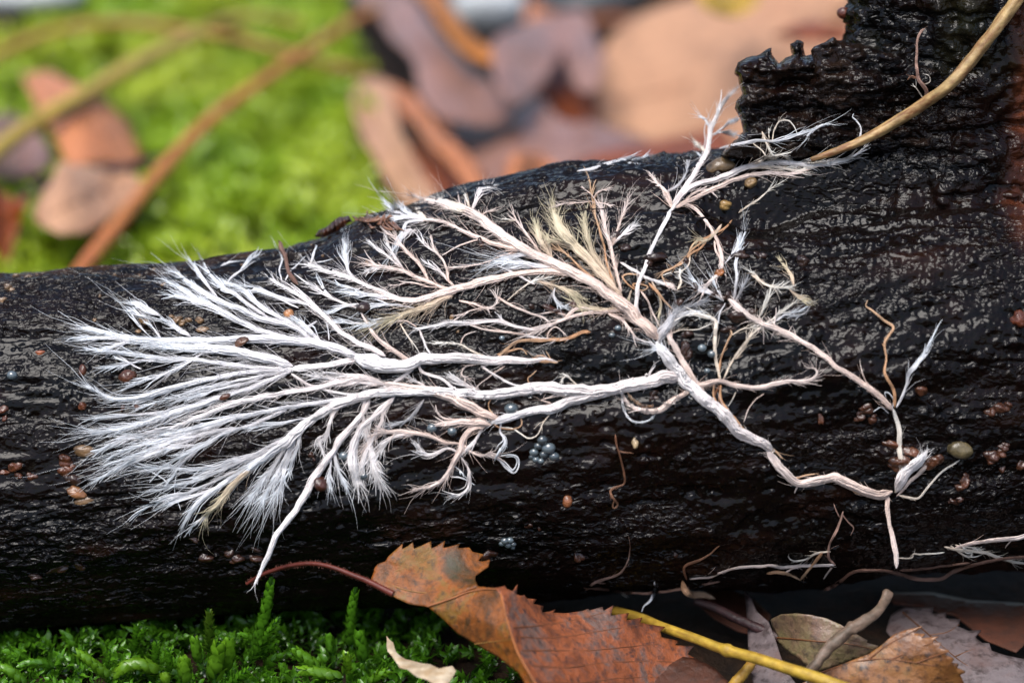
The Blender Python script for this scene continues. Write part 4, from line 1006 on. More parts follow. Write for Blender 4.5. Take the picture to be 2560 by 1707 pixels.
CL = [("small wet reddish grain low on the log below the white fungus tips", [(165, 1150, 40, 26), (158, 1178, 26, 24), (175, 1168, 28, 22), (205, 1015, 20, 20), (345, 1018, 14, 18), (308, 1020, 10, 18)], RB),
      ("small wet brown grain in a loose patch on bare wood away from the fungus tips", [(40, 1165, 28, 24), (12, 1180, 22, 18), (80, 1190, 24, 18), (50, 1190, 20, 16), (8, 1025, 24, 18), (12, 1045, 16, 12)], RB),
      ("wet brown grain in a tight clump beside the thin stem's fork", [(2160, 1030, 34, 20), (2148, 1042, 24, 18), (2178, 1050, 22, 18), (2165, 1015, 26, 18), (2185, 1040, 18, 14)], WB),
      ("narrow upright brown grain standing alone near the tight clump of grains", [(2052, 1045, 14, 30)], WB),
      ("single round brown grain under the white frayed thread tip", [(2300, 975, 30, 24)], WB),
      ("wet brown grain in a flat clump above the olive pebble", [(2500, 1020, 34, 22), (2480, 1030, 28, 22), (2520, 1015, 22, 20)], WB),
      ("wet brown grain in the big clump beside the olive pebble", [(2480, 1140, 34, 30), (2505, 1130, 30, 30), (2475, 1150, 22, 22), (2510, 1115, 26, 20), (2555, 1160, 24, 28), (2505, 1170, 18, 22)], WB),
      ("large glossy red brown grain of a pair on bare black wood under the stump", [(2540, 800, 34, 40), (2555, 795, 26, 30)], (0.12, 0.03, 0.012)),
      ("wet brown grain in a small clump below the olive pebble", [(2412, 1205, 24, 26), (2400, 1220, 22, 18), (2415, 1190, 16, 20)], WB),
      ("big wet red brown crumb behind the fork of white stub and stem", [(2255, 1150, 44, 34), (2240, 1165, 34, 26), (2280, 1130, 36, 22), (2335, 1150, 40, 26), (2318, 1160, 30, 20), (2230, 1110, 50, 20)], (0.12, 0.042, 0.018)),
      ("dark brown crumb wedged among the strands around the main fungus stem", [(1635, 650, 46, 36), (1620, 660, 26, 24), (1710, 870, 26, 28), (1722, 885, 30, 26), (1695, 755, 20, 20), (1715, 655, 24, 20), (1880, 780, 30, 24), (1785, 735, 28, 20), (1820, 825, 36, 20), (1800, 770, 34, 20),
       (1635, 990, 28, 26), (1720, 835, 26, 18), (1540, 590, 44, 18), (1560, 620, 30, 22), (1205, 610, 16, 30), (1820, 740, 26, 22), (1840, 790, 40, 30), (1740, 720, 22, 20)], DB),
      ("dark wet crumb lying on bare wood next to the hooked tan scrap", [(1850, 640, 40, 22), (1900, 640, 30, 20), (2010, 655, 36, 26)], DB),
      ("long reddish dark crumb under the pink strand below the tan plume", [(1370, 770, 46, 18), (1400, 780, 40, 16), (1430, 760, 34, 22)], (0.06, 0.02, 0.01)),
      ("shiny dark crumb on shaded foot of log near the red leaf stalk", [(518, 1394, 34, 26), (590, 1398, 34, 22), (635, 1394, 36, 26), (480, 1345, 34, 14), (640, 1372, 40, 12), (575, 1380, 30, 20)], (0.05, 0.018, 0.01)),
      ("shiny dark crumb on the log just above the serrated orange leaf", [(1322, 1312, 18, 16), (1348, 1320, 10, 10), (1445, 1392, 30, 26), (1220, 1384, 38, 30)], (0.05, 0.018, 0.01)),
      ("flat dark crumb on the log's foot above the moss carpet's bare end", [(150, 1420, 60, 20), (200, 1412, 30, 18), (90, 1440, 30, 16)], (0.05, 0.018, 0.01)),
      ("tiny crumb on the log beneath the downward white brush tips", [(780, 1138, 16, 14), (785, 1148, 10, 10)], (0.05, 0.018, 0.01)),
      ("brown crumb on the log above the pale pink frayed root", [(1690, 1385, 14, 12), (2380, 1250, 30, 18), (2400, 1248, 18, 12)], (0.05, 0.018, 0.01)),
      ("tiny tan sand grain on the smooth bare upper edge of the log", [(40, 690, 20, 12), (70, 692, 24, 10), (95, 688, 16, 10), (20, 720, 22, 14), (5, 750, 20, 16), (30, 725, 14, 12), (250, 740, 9, 8), (288, 688, 9, 7), (385, 673, 12, 8), (350, 690, 12, 8), (236, 800, 10, 8)], TN),
      ("tan sand grain in the gritty patch between upper white fungus plumes", [(408, 712, 14, 10), (355, 800, 16, 12), (345, 828, 14, 12), (365, 805, 16, 14), (440, 800, 26, 18), (455, 808, 22, 14), (472, 800, 16, 14), (500, 802, 20, 16), (505, 825, 30, 14), (430, 790, 12, 10)], TN),
      ("tiny tan sand grain lying in the gaps between fungus branches", [(386, 1010, 12, 8), (605, 663, 9, 9), (780, 612, 9, 8), (808, 640, 8, 8), (1062, 604, 9, 8), (917, 657, 8, 8), (1130, 793, 12, 14), (1145, 830, 9, 8)], TN)]
for lab, items, colr in CL:
    for (x, y, w, h) in items:
        k = rng.uniform(0.7, 1.3); grain(x, y, w, h, rng.uniform(-0.5, 0.5), tuple(np.array(colr) * k), lab, group=lab if len(items) > 1 else None, sub=2 if w < 20 else 3, amp=0.2)
BL = (0.30, 0.38, 0.42)
m_egg = mat_tint("jelly_egg", 0.15, 0.6, coat=0.8)
for lab, items in (("translucent blue grey egg in the large cluster on wet wood under the pink fork", [(1356, 1100, 26), (1345, 1115, 20), (1340, 1148, 18), (1352, 1152, 16), (1335, 1130, 22), (1372, 1120, 34), (1385, 1140, 26), (1360, 1135, 24), (1330, 1142, 16)]),
                   ("pale blue egg in a small clump near the leaf's serrated top", [(1262, 1352, 20), (1275, 1350, 18), (1283, 1360, 16), (1255, 1358, 16), (1270, 1362, 18), (1282, 1368, 12)]),
                   ("clear bluish bead lying alone on the wet log", [(1130, 1078, 24), (1080, 1070, 26), (30, 938, 26), (1755, 870, 22), (1780, 885, 22), (1768, 927, 16), (1255, 845, 14), (1545, 820, 16), (1530, 838, 16), (860, 1140, 26), (910, 1190, 24), (1278, 1022, 34)])):
    for x, y, w in items: grain(x, y, w, w * 0.85, 0, tuple(np.array(BL) * rng.uniform(0.12, 0.34)), lab, name="jelly_egg", cat="egg", group=lab, mat=m_egg, sub=2, amp=0.02, proud=0.6)

# rusty red tuft of rotten bark on the upper edge
rt = thing("bark_tuft", pt(930, 550, bil(DM2, 930, 552)), "rusty red shredded bark tuft on the upper edge of the log", "bark")
for k in range(26):
    x0, y0 = 905 + 60 * rng.random(), 545 + 18 * rng.random() + 0; a = rng.uniform(-3.0, 0.4); l = rng.uniform(14, 44)
    if k > 20: x0, y0, a, l = 945 + 8 * (k - 20), 555, 0.8, 40
    P = np.array([[x0, y0], [x0 + l * 0.5 * math.cos(a) + rng.normal(0, 3), y0 + l * 0.4 * math.sin(a) + rng.normal(0, 3)], [x0 + l * math.cos(a), y0 + l * 0.7 * math.sin(a)]])
    cord(P, 'b', np.array([7, 8, 3]), (0, 0), (0, 0), "shred", rt, DM2, mat=M_GRAIN, lift=0.3 + 0.8 * rng.random(), fibres=False, seed=700 + k, wig=3)
slabm = mat_tint("red_brown_bark", 0.4, 0.5, 0.6, 2500, var=0.6, coat=0.3)
ch = np.array([[785, 592], [795, 575], [815, 568], [830, 556], [850, 542], [872, 538], [880, 552], [868, 562], [850, 574], [838, 582], [820, 588], [805, 596]])
V, F = cdt(jag(ch, 2, 3), 4); dd = bil(DM2, V[:, 0], V[:, 1]) - 0.4; ed = edge_dist(ch, V[:, 0], V[:, 1]); hh = np.sqrt(np.clip(ed / 12, 0, 1)) * 0.9
nz = fbm(V[:, 0] / 9, V[:, 1] / 9, 5, 3) * 0.3
vv = np.vstack([pt(V[:, 0], V[:, 1], dd - hh * (1 + nz)), pt(V[:, 0], V[:, 1], dd + hh * 0.5)]); cc_ = np.tile((0.05, 0.018, 0.010), (len(vv), 1)); cc_[:len(V)][fbm(V[:, 0] / 20, V[:, 1] / 20, 8, 2) > 0.15] = (0.22, 0.06, 0.02)
build("bark_chip", vv, [np.vstack([F, F[:, ::-1] + len(V)])], slabm, None, cc_, label="dark curled bark chip with orange face on the log's upper edge", cat="bark")

# ------------------------------------------------------------------ leaves
def leaf_sheet(name, parent, outline, depth, mat, step, thick=0.16, seed=0, wav=0.25, wsc=60):
    V, F = cdt(outline, step)
    d = depth(V[:, 0], V[:, 1]) + fbm(V[:, 0] / wsc, V[:, 1] / wsc, seed, 3) * wav
    W = pt(V[:, 0], V[:, 1], d)
    n = np.cross(W[F[:, 1]] - W[F[:, 0]], W[F[:, 2]] - W[F[:, 0]])
    flip = (n @ AX) > 0; F = F.copy(); F[flip] = F[flip][:, ::-1]
    o = build(name, W, [F], mat, parent)
    md = o.modifiers.new("thickness", 'SOLIDIFY'); md.thickness = thick * MM; md.offset = -1
    return o
def vein(parent, P, depth, w, col, name="vein", lift=0.0, mat=None):
    w = [q * 0.6 for q in w]
    Q = spline(P, 6.0); n = len(Q); t = np.linspace(0, 1, n)
    V, F = tubes(pt(Q[:, 0], Q[:, 1], depth(Q[:, 0], Q[:, 1]) - lift)[None], (np.interp(t, [0, 1], w) / 2 * PXMM)[None], 6)
    return build(name, V, [F], mat or M_STEM, parent, np.tile(col, (len(V), 1)))

# the folded birch leaf in front
M_LF1 = mat_leaf("orange_leaf_underside", [(0.035, 0.026, 0.004), (0.10, 0.034, 0.004), (0.24, 0.066, 0.005), (0.17, 0.085, 0.008), (0.30, 0.10, 0.012)], 260, speck=(0.04, 0.018, 0.005), speckamt=0.8, coat=0.08, rough=0.55)
M_LF2 = mat_leaf("brown_leaf_face", [(0.045, 0.022, 0.016), (0.15, 0.045, 0.018), (0.30, 0.085, 0.03), (0.13, 0.085, 0.07), (0.26, 0.075, 0.025)], 240, speck=(0.035, 0.025, 0.025), speckamt=0.8, coat=0.25, rough=0.45)
fA = "90,335 95,310 115,285 165,268 185,235 230,195 278,152 275,188 310,170 345,142 352,186 400,165 465,136 466,184 505,165 556,132 545,180 600,168 652,153 640,182 676,180 714,176 735,205 812,222 772,262 800,268 850,256 838,300 800,325 755,358 752,388 770,430 700,455 600,500 520,535 440,562 320,545 200,490 110,420 70,385"
fB = "440,562 520,535 600,500 700,455 770,430 830,437 880,440 920,480 945,560 960,640 980,720 1000,780 1050,900 1100,985 1150,1070 1190,1140 1110,1140 1040,1000 900,892 760,812 640,742 540,645"
fC = "880,440 930,432 945,425 960,448 1000,462 1031,414 1022,482 1050,492 1075,488 1090,510 1155,515 1132,545 1200,560 1190,600 1235,596 1278,580 1262,602 1340,606 1450,592 1490,577 1500,588 1582,564 1592,590 1655,554 1640,622 1690,614 1758,604 1740,652 1846,634 1832,668 1900,680 1995,695 1965,728 1970,762 2082,786 2058,815 2182,820 2140,872 2240,930 2290,1000 2340,1080 2380,1160 1800,1230 1190,1140 1150,1070 1100,985 1050,900 1000,780 980,720 960,640 945,560 920,480"
# depth: the petiole leans on the log, the blade comes down and forward to the litter
yc = lambda c, s, y: np.array([[q[0], q[1], depth_y(q[0], q[1], y_)] for q, y_ in zip(cpx(c, s), y)])
ctrA = yc('K', "90,335 185,235 465,136 714,176 850,256 752,388 770,430 600,500 440,562 200,490 440,350", [-19.5, -19.0, -18.5, -18.5, -19.0, -22.0, -23.5, -23.5, -23.2, -21.5, -20.5])
ctrB = yc('K', "440,562 600,500 770,430 880,440 920,480 960,640 1000,780 1050,900 1190,1140 1110,1140 900,892 760,812 640,742 540,645 800,650", [-23.2, -23.5, -23.5, -25.0, -26.0, -28.0, -30.0, -31.5, -34.0, -33.5, -28.5, -26.5, -25.0, -24.0, -27.0])
ctrC = yc('K', "880,440 1031,414 1200,560 1450,592 1655,554 1846,634 2082,786 2182,820 2340,1080 1800,1230 1190,1140 1050,900 1000,780 960,640 920,480 1300,750 1500,900", [-25.0, -23.0, -22.0, -20.5, -19.0, -18.5, -18.5, -18.5, -20.0, -27.0, -34.0, -31.5, -30.0, -28.0, -26.0, -25.0, -26.0])
dA, dB, dC = tps(ctrA), tps(ctrB), tps(ctrC)
q0 = cpx('K', "0,350")[0]
bl = thing("fallen_leaf", pt(*cpx('K', "1190,1140")[0], dB(*cpx('K', "1190,1140")[0])), "folded orange brown serrated leaf with red stalk propped against the log's foot", "leaf")
a_ = leaf_sheet("blade", bl, cpx('K', fA), dA, M_LF1, 6, seed=3, wav=0.15)
b_ = leaf_sheet("folded_blade", bl, cpx('K', fB), dB, M_LF1, 6, seed=4, wav=0.0)
c_ = leaf_sheet("blade", bl, cpx('K', fC), dC, M_LF2, 7, seed=5, wav=0.12, wsc=45)
VC = (0.26, 0.13, 0.03)
vein(a_, cpx('K', "95,370 200,345 320,300 440,260 560,215 640,185"), dA, [7, 2], VC)
vein(a_, cpx('K', "95,375 250,440 380,470 520,470 640,440 740,400"), dA, [6, 2], VC)
vein(b_, cpx('K', "440,562 600,510 700,470 820,450 890,450"), dB, [9, 5], (0.3, 0.11, 0.04), lift=0.1)
vein(b_, cpx('K', "750,808 850,795 950,782 995,772"), dB, [6, 2], VC)
vein(b_, cpx('K', "920,480 960,640 1000,780 1050,900 1180,1120"), dB, [8, 10], (0.32, 0.10, 0.02), name="rim", lift=0.08)
for s_ in ("1000,700 1150,690 1300,670 1450,640 1600,600", "1030,760 1200,770 1400,750 1650,710 1850,680", "1060,850 1250,850 1500,850 1800,820 2080,800", "1120,950 1350,960 1600,930 1900,920 2200,930", "1200,1060 1450,1060 1700,1030 2000,1020"):
    vein(c_, cpx('K', s_), dC, [7, 2], (0.20, 0.07, 0.03), lift=0.0)
pe = cpx('M', "1480,190 1560,140 1650,105 1740,80 1830,68 1920,72 2010,95 2100,130 2200,170 2290,215 2360,250")
ped = np.linspace(bil(DM2, pe[0, 0], pe[0, 1]) - 0.8, dA(pe[-1, 0], pe[-1, 1]), len(pe)); ped[1:-1] -= 0.8 * np.sin(np.linspace(0, math.pi, len(pe)))[1:-1]
Q = spline(np.c_[pe, ped], 5.0); t = np.linspace(0, 1, len(Q)); rr = np.interp(t, [0, 0.1, 0.5, 0.85, 1], [7, 10, 10, 14, 16]) / 2 * PXMM
V, F = tubes(pt(Q[:, 0], Q[:, 1], Q[:, 2])[None], rr[None], 12)
pet = build("petiole", V, [F], M_STEM, bl, np.tile((0.11, 0.020, 0.012), (len(V), 1)), label="dark red curved leaf stalk")
n = 260; i = rng.integers(0, len(Q), n); ang = rng.choice([-1, 1], n) * rng.uniform(1.2, 1.8, n)
T = np.gradient(Q[:, :2], axis=0); T /= np.linalg.norm(T, axis=1, keepdims=True); dr = np.stack([T[i, 0] * np.cos(ang) - T[i, 1] * np.sin(ang), T[i, 0] * np.sin(ang) + T[i, 1] * np.cos(ang)], -1)
L0 = rng.uniform(6, 12, n); tt = np.linspace(0, 1, 4)[None]
x = Q[i, 0][:, None] + dr[:, :1] * L0[:, None] * tt; y = Q[i, 1][:, None] + dr[:, 1:] * L0[:, None] * tt
V, F = tubes(pt(x, y, Q[i, 2][:, None] + 0 * tt), np.tile([[0.016, 0.014, 0.010, 0.004]], (n, 1)), 3)
build("stalk_hairs", V, [F], M_STEM, pet, np.tile((0.30, 0.12, 0.09), (len(V), 1)), kind="stuff")

# ---- litter in the right foreground
def litter_leaf(label, outline, ctr, mat, veins=(), group=None, vcol=(0.14, 0.055, 0.02), wav=0.25, step=8, seed=0, cat="leaf", wsc=60, vw=7):
    d = tps(ctr) if not callable(ctr) else ctr
    V0 = outline.mean(0)
    t = thing("fallen_leaf", pt(V0[0], V0[1], d(V0[0], V0[1])), label, cat, group)
    b = leaf_sheet("blade", t, outline, d, mat, step, seed=seed, wav=wav, wsc=wsc)
    for v in veins: vein(b, v, d, [vw, vw * 0.35], vcol)
    return t
zc = lambda P, h: np.array([[q[0], q[1], depth_z(q[0], q[1], z)] for q, z in zip(P, h)])
M_LF3 = mat_leaf("mottled_brown_leaf", [(0.05, 0.022, 0.010), (0.17, 0.062, 0.016), (0.26, 0.105, 0.025), (0.16, 0.10, 0.03)], 230, speck=(0.02, 0.01, 0.006), speckamt=0.9, coat=0.5)
M_LF4 = mat_leaf("grey_brown_leaf", [(0.10, 0.06, 0.045), (0.19, 0.11, 0.07), (0.17, 0.135, 0.06), (0.26, 0.13, 0.08)], 200, speck=(0.04, 0.025, 0.02), speckamt=0.8, coat=0.3)
M_LF5 = mat_leaf("grey_leaf_underside", [(0.07, 0.05, 0.05), (0.15, 0.12, 0.12), (0.11, 0.06, 0.05)], 150, speck=(0.03, 0.018, 0.016), speckamt=0.85, coat=0.3)
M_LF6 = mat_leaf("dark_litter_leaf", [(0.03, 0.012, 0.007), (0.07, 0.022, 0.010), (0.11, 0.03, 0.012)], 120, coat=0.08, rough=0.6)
e1_ = cpx('J', "1010,995 1130,950 1250,905 1340,870 1420,815 1500,745 1580,715 1690,690 1650,722 1625,735 1705,742 1680,770 1796,757 1760,785 1752,800 1812,798 1795,835 1862,850 1838,880 1895,905 1880,930 1925,945 1912,965 1970,992 1935,1010 1960,1060 1960,1160 900,1160 880,1080")
litter_leaf("mottled orange brown toothed leaf lying over the grey leaf litter", e1_, zc(cpx('J', "1010,995 1340,870 1690,690 1862,850 1970,992 1960,1160 880,1080 1400,960 1700,920 1300,1100"), [3.2, 5.5, 8.5, 7.0, 4.5, 1.5, 2.2, 4.6, 5.6, 2.6]), M_LF3,
            [cpx('J', "1010,1000 1150,950 1300,915 1450,905 1650,930 1850,965"), cpx('J', "1340,905 1450,820 1560,760 1660,705"), cpx('J', "1480,910 1640,840 1780,790"), cpx('J', "1650,930 1760,890 1850,860")], seed=11, vcol=(0.17, 0.06, 0.02), vw=7)
e2_ = cpx('J', "695,650 760,618 850,610 960,618 1060,640 1150,680 1230,730 1300,770 1330,785 1322,800 1400,820 1340,875 1250,905 1130,950 1010,990 950,975 880,900 800,850 740,790 715,720")
litter_leaf("curled grey and olive leaf under the grey twig", e2_, zc(cpx('J', "695,650 850,610 1060,640 1230,730 1400,820 1340,875 1130,950 950,975 800,850 715,720 1000,800"), [4.5, 6.5, 6.8, 6.2, 4.8, 4.0, 2.5, 1.8, 2.2, 3.2, 4.6]), M_LF4,
            [cpx('J', "720,765 850,775 1000,790 1150,800 1300,825 1390,850")], seed=12, vw=9)
e3_ = cpx('J', "1560,560 1660,570 1760,565 1750,610 1840,600 1840,640 1935,645 1915,690 1990,720 2070,715 2030,760 2080,800 2125,800 2140,850 2230,880 2352,905 2480,930 2480,1160 1900,1160 1700,1000 1550,850 1450,720 1480,620")
litter_leaf("large wet grey leaf under the log's right end", e3_, zc(cpx('J', "1560,560 1760,565 1935,645 2080,800 2352,905 2480,1160 1900,1160 1550,850 1480,620 1800,800"), [1.5, 1.8, 2.2, 2.6, 2.2, 0.6, 0.6, 1.0, 1.0, 2.2]), M_LF5, [cpx('J', "1560,600 1700,720 1850,850 2000,960 2200,1060"), cpx('J', "1740,750 1850,730 1930,680"), cpx('J', "1900,890 2000,850 2100,830")], seed=13)
e4_ = cpx('J', "520,450 560,500 600,590 680,660 720,760 760,880 800,980 860,1064 860,1160 600,1160 570,1000 550,850 545,680 535,560")
litter_leaf("narrow whitish leaf standing on edge behind the yellow stem", e4_, zc(cpx('J', "520,450 600,590 720,760 800,980 860,1160 600,1160 550,850 535,560"), [3.2, 3.6, 3.2, 2.0, 0.8, 0.8, 1.6, 2.6]), M_LF5, seed=14)
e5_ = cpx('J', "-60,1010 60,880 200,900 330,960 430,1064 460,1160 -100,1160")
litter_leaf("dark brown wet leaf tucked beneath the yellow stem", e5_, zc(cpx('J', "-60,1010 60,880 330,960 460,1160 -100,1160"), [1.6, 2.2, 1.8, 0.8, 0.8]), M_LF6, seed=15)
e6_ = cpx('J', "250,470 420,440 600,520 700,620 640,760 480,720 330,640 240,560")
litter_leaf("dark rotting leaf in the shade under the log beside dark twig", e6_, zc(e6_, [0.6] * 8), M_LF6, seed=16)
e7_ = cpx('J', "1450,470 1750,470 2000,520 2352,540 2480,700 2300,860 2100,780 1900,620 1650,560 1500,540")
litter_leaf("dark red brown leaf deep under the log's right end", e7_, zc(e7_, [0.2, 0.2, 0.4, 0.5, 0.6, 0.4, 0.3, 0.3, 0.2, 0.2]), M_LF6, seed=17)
def zstick(name, label, cat, P, h, W, ca, cb, seed=0, **kw):
    return stick(name, label, cat, np.c_[P, [depth_z(q[0], q[1], z) for q, z in zip(P, h)]], W, ca, cb, seed=seed, **kw)
zstick("stem", "smooth yellow plant stem lying across the leaf litter", "stem", cpx('J', "-330,590 -150,640 0,700 200,770 400,845 600,900 800,965 1000,1030 1150,1085 1350,1150"), [2.6, 3.2, 3.8, 4.3, 4.6, 5.0, 5.2, 5.2, 5.0, 4.6], [0.5, 0.5, 0.52, 0.55, 0.6, 0.6], (0.30, 0.17, 0.02), (0.50, 0.33, 0.04), seed=21, nodesat=(0.44,), ridges=0.03)
zstick("stem", "short yellow stem stub pointing out under the longer stem", "stem", cpx('J', "575,930 520,1000 450,1080 400,1160"), [2.6, 2.0, 1.2, 0.8], [0.5, 0.55, 0.5], (0.30, 0.15, 0.02), (0.45, 0.27, 0.04), seed=22)
zstick("twig", "dark purplish twig running under the log into the litter", "twig", cpx('J', "200,530 320,565 450,630 580,690 720,755 850,820"), [3.4, 3.4, 3.2, 3.0, 2.6, 2.0], [0.4, 0.48, 0.5, 0.5], (0.02, 0.011, 0.012), (0.05, 0.02, 0.02), seed=23)
zstick("twig", "grey knobbly twig leaning over the curled leaf", "twig", cpx('J', "930,1010 1000,930 1080,830 1200,725 1290,672 1390,600 1440,530 1465,465"), [4.0, 5.0, 6.2, 7.4, 8.0, 8.6, 9.0, 9.6], [0.5, 0.52, 0.6, 0.6, 0.56, 0.5, 0.52], (0.10, 0.075, 0.05), (0.20, 0.13, 0.09), seed=24, nodesat=(0.55,), ridges=0.2)
# pale woody chip on the moss
chip = cpx('K', "172,755 190,780 215,800 225,840 250,870 300,905 340,915 400,930 455,935 520,965 560,955 605,950 628,985 600,1030 570,1080 500,1070 440,1045 370,1020 310,975 260,960 215,900 180,850")
V, F = cdt(jag(chip, 1.5, 4), 6); dd = depth_z(V[:, 0], V[:, 1], 5.5); ed = edge_dist(chip, V[:, 0], V[:, 1]); hh = np.sqrt(np.clip(ed / 14, 0, 1)) * 0.5
nz = fbm(V[:, 0] / 30, V[:, 1] / 8, 15, 3) * 0.5
vv = np.vstack([pt(V[:, 0], V[:, 1], dd - hh * (1 + nz)), pt(V[:, 0], V[:, 1], dd + hh)]); kk = np.clip(0.5 + fbm(V[:, 0] / 25, V[:, 1] / 9, 17, 3), 0, 1)[:, None]
cc_ = np.array([0.36, 0.25, 0.14]) * (1 - kk) + np.array([0.60, 0.50, 0.36]) * kk
build("wood_chip", vv, [np.vstack([F, F[:, ::-1] + len(V)])], M_STEM, None, np.vstack([cc_, cc_]), label="pale cream splinter of wood lying on moss beside orange leaf", cat="wood chip")
scrap("leaf_fragment", "small curled tan leaf fragment hanging below the log", "leaf", ["J o 30,44,40,18 0.1,10 0,0|118,395 135,455 180,490 260,490 335,512", "J b 16,18,10 0,0 0,0|150,390 132,310 200,272 290,225 365,168"], mat=M_ROOT, lift=0.6, seed=640)

# ------------------------------------------------------------------ moss
def shoot_mesh(nl, Ln, rad, rnd, fine=True, spread=0.5):
    """straight shoot along +z: overlapping spoon-shaped leaves in a spiral; returns verts, tris, height and leaf position"""
    vs, fs, n0, us, ls = [], [], 0, [], []
    rows = [(0.0, 0.35, 0.0), (0.25, 0.95, 0.75), (0.55, 1.0, 1.0), (0.82, 0.55, 0.8)] if fine else [(0.0, 0.5, 0.0), (0.5, 1.0, 1.0)]
    for i in range(nl):
        f = i / nl; h = f * Ln * 0.90; az = i * 2.4 + rnd.normal(0, 0.25); tp = 1 - 0.45 * f ** 3
        l = rad * 1.75 * tp * rnd.uniform(0.85, 1.2); wd = rad * 0.62 * tp * rnd.uniform(0.85, 1.15); sp = spread * (1 - 0.6 * f) * rnd.uniform(0.5, 1.5)
        er = np.array([math.cos(az), math.sin(az), 0]); et = np.array([-math.sin(az), math.cos(az), 0]); ez = np.array([0, 0, 1.0])
        P = []
        for u, wq, bq in rows:
            rr = rad * 0.30 + bq * rad * 0.50 * tp + sp * u * u * rad * 1.6; zz = h + u * l * (1 - 0.35 * sp)
            for cq in (-1, 0, 1): P.append(er * (rr - 0.55 * wd * wq * abs(cq)) + et * (cq * wd * wq) + ez * zz); ls.append(u)
        P.append(er * (rad * 0.62 * tp + sp * rad * 2.3) + ez * (h + l * (1 - 0.30 * sp))); ls.append(1.0)
        k = len(P); nr = len(rows); F = []
        for a in range(nr - 1):
            for b in range(2): q = [a * 3 + b, a * 3 + b + 1, a * 3 + b + 4, a * 3 + b + 3]; F += [[q[0], q[1], q[2]], [q[0], q[2], q[3]]]
        for b in range(2): F.append([(nr - 1) * 3 + b, (nr - 1) * 3 + b + 1, k - 1])
        vs.append(np.array(P)); fs.append(np.array(F) + n0); n0 += k; us += [f] * k
    return np.vstack(vs), np.vstack(fs), np.clip(np.array(us) * 0.75 + 0.3 * np.array(ls), 0, 1)
def bend(V, Ln, curve):
    """carry the straight shoot onto a 3-D polyline"""
    Q = spline(curve, 0.05); s = np.concatenate([[0], np.cumsum(np.linalg.norm(np.diff(Q, axis=0), axis=1))]); tot = s[-1]
    z = np.clip(V[:, 2] / Ln, 0, 1.15) * tot; T = np.gradient(Q, axis=0); T /= np.linalg.norm(T, axis=1, keepdims=True)
    a = np.stack([np.interp(z, s, Q[:, k]) for k in range(3)], -1); tg = np.stack([np.interp(z, s, T[:, k]) for k in range(3)], -1)
    a += tg * np.clip(z - tot, 0, None)[:, None]
    n1 = np.cross(tg, [0.0, 1.0, 0.15]); n1 /= np.linalg.norm(n1, axis=1, keepdims=True) + 1e-9; n2 = np.cross(tg, n1)
    return a + n1 * V[:, :1] + n2 * V[:, 1:2]
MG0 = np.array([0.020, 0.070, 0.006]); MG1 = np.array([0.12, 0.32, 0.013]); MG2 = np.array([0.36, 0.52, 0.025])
rm_ = np.random.default_rng(77)
# carpet in front of the log: soft mass of shoots
bagm = Bag()
for k in range(1300):
    x = rm_.uniform(-75, 2); y = rm_.uniform(-34, -2)
    if x > -8 and rm_.random() < 0.5: continue
    z0 = ground_z(x, y) + 0.2; Ln = rm_.uniform(1.8, 4.4) * (1.0 if y < -12 else 0.7); rad = rm_.uniform(0.35, 0.62)
    V, F, u = shoot_mesh(int(rm_.integers(11, 18)), Ln, rad, rm_, True, 0.75)
    az = rm_.uniform(0, 6.28); ln_ = rm_.uniform(0.2, 1.0)
    cv = np.array([[x, y, z0], [x + math.cos(az) * Ln * 0.2 * ln_, y + math.sin(az) * Ln * 0.2 * ln_, z0 + Ln * 0.5], [x + math.cos(az) * Ln * 0.8 * ln_, y + math.sin(az) * Ln * 0.8 * ln_, z0 + Ln * (1 - 0.45 * ln_)]])
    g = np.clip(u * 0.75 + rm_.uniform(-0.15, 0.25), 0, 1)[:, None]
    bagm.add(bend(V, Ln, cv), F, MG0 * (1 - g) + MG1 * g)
bagm.build("moss_carpet", M_MOSS, None, label="green feathery moss carpet along the foot of the log", cat="moss", kind="stuff", loc=(-30, -18, 0))
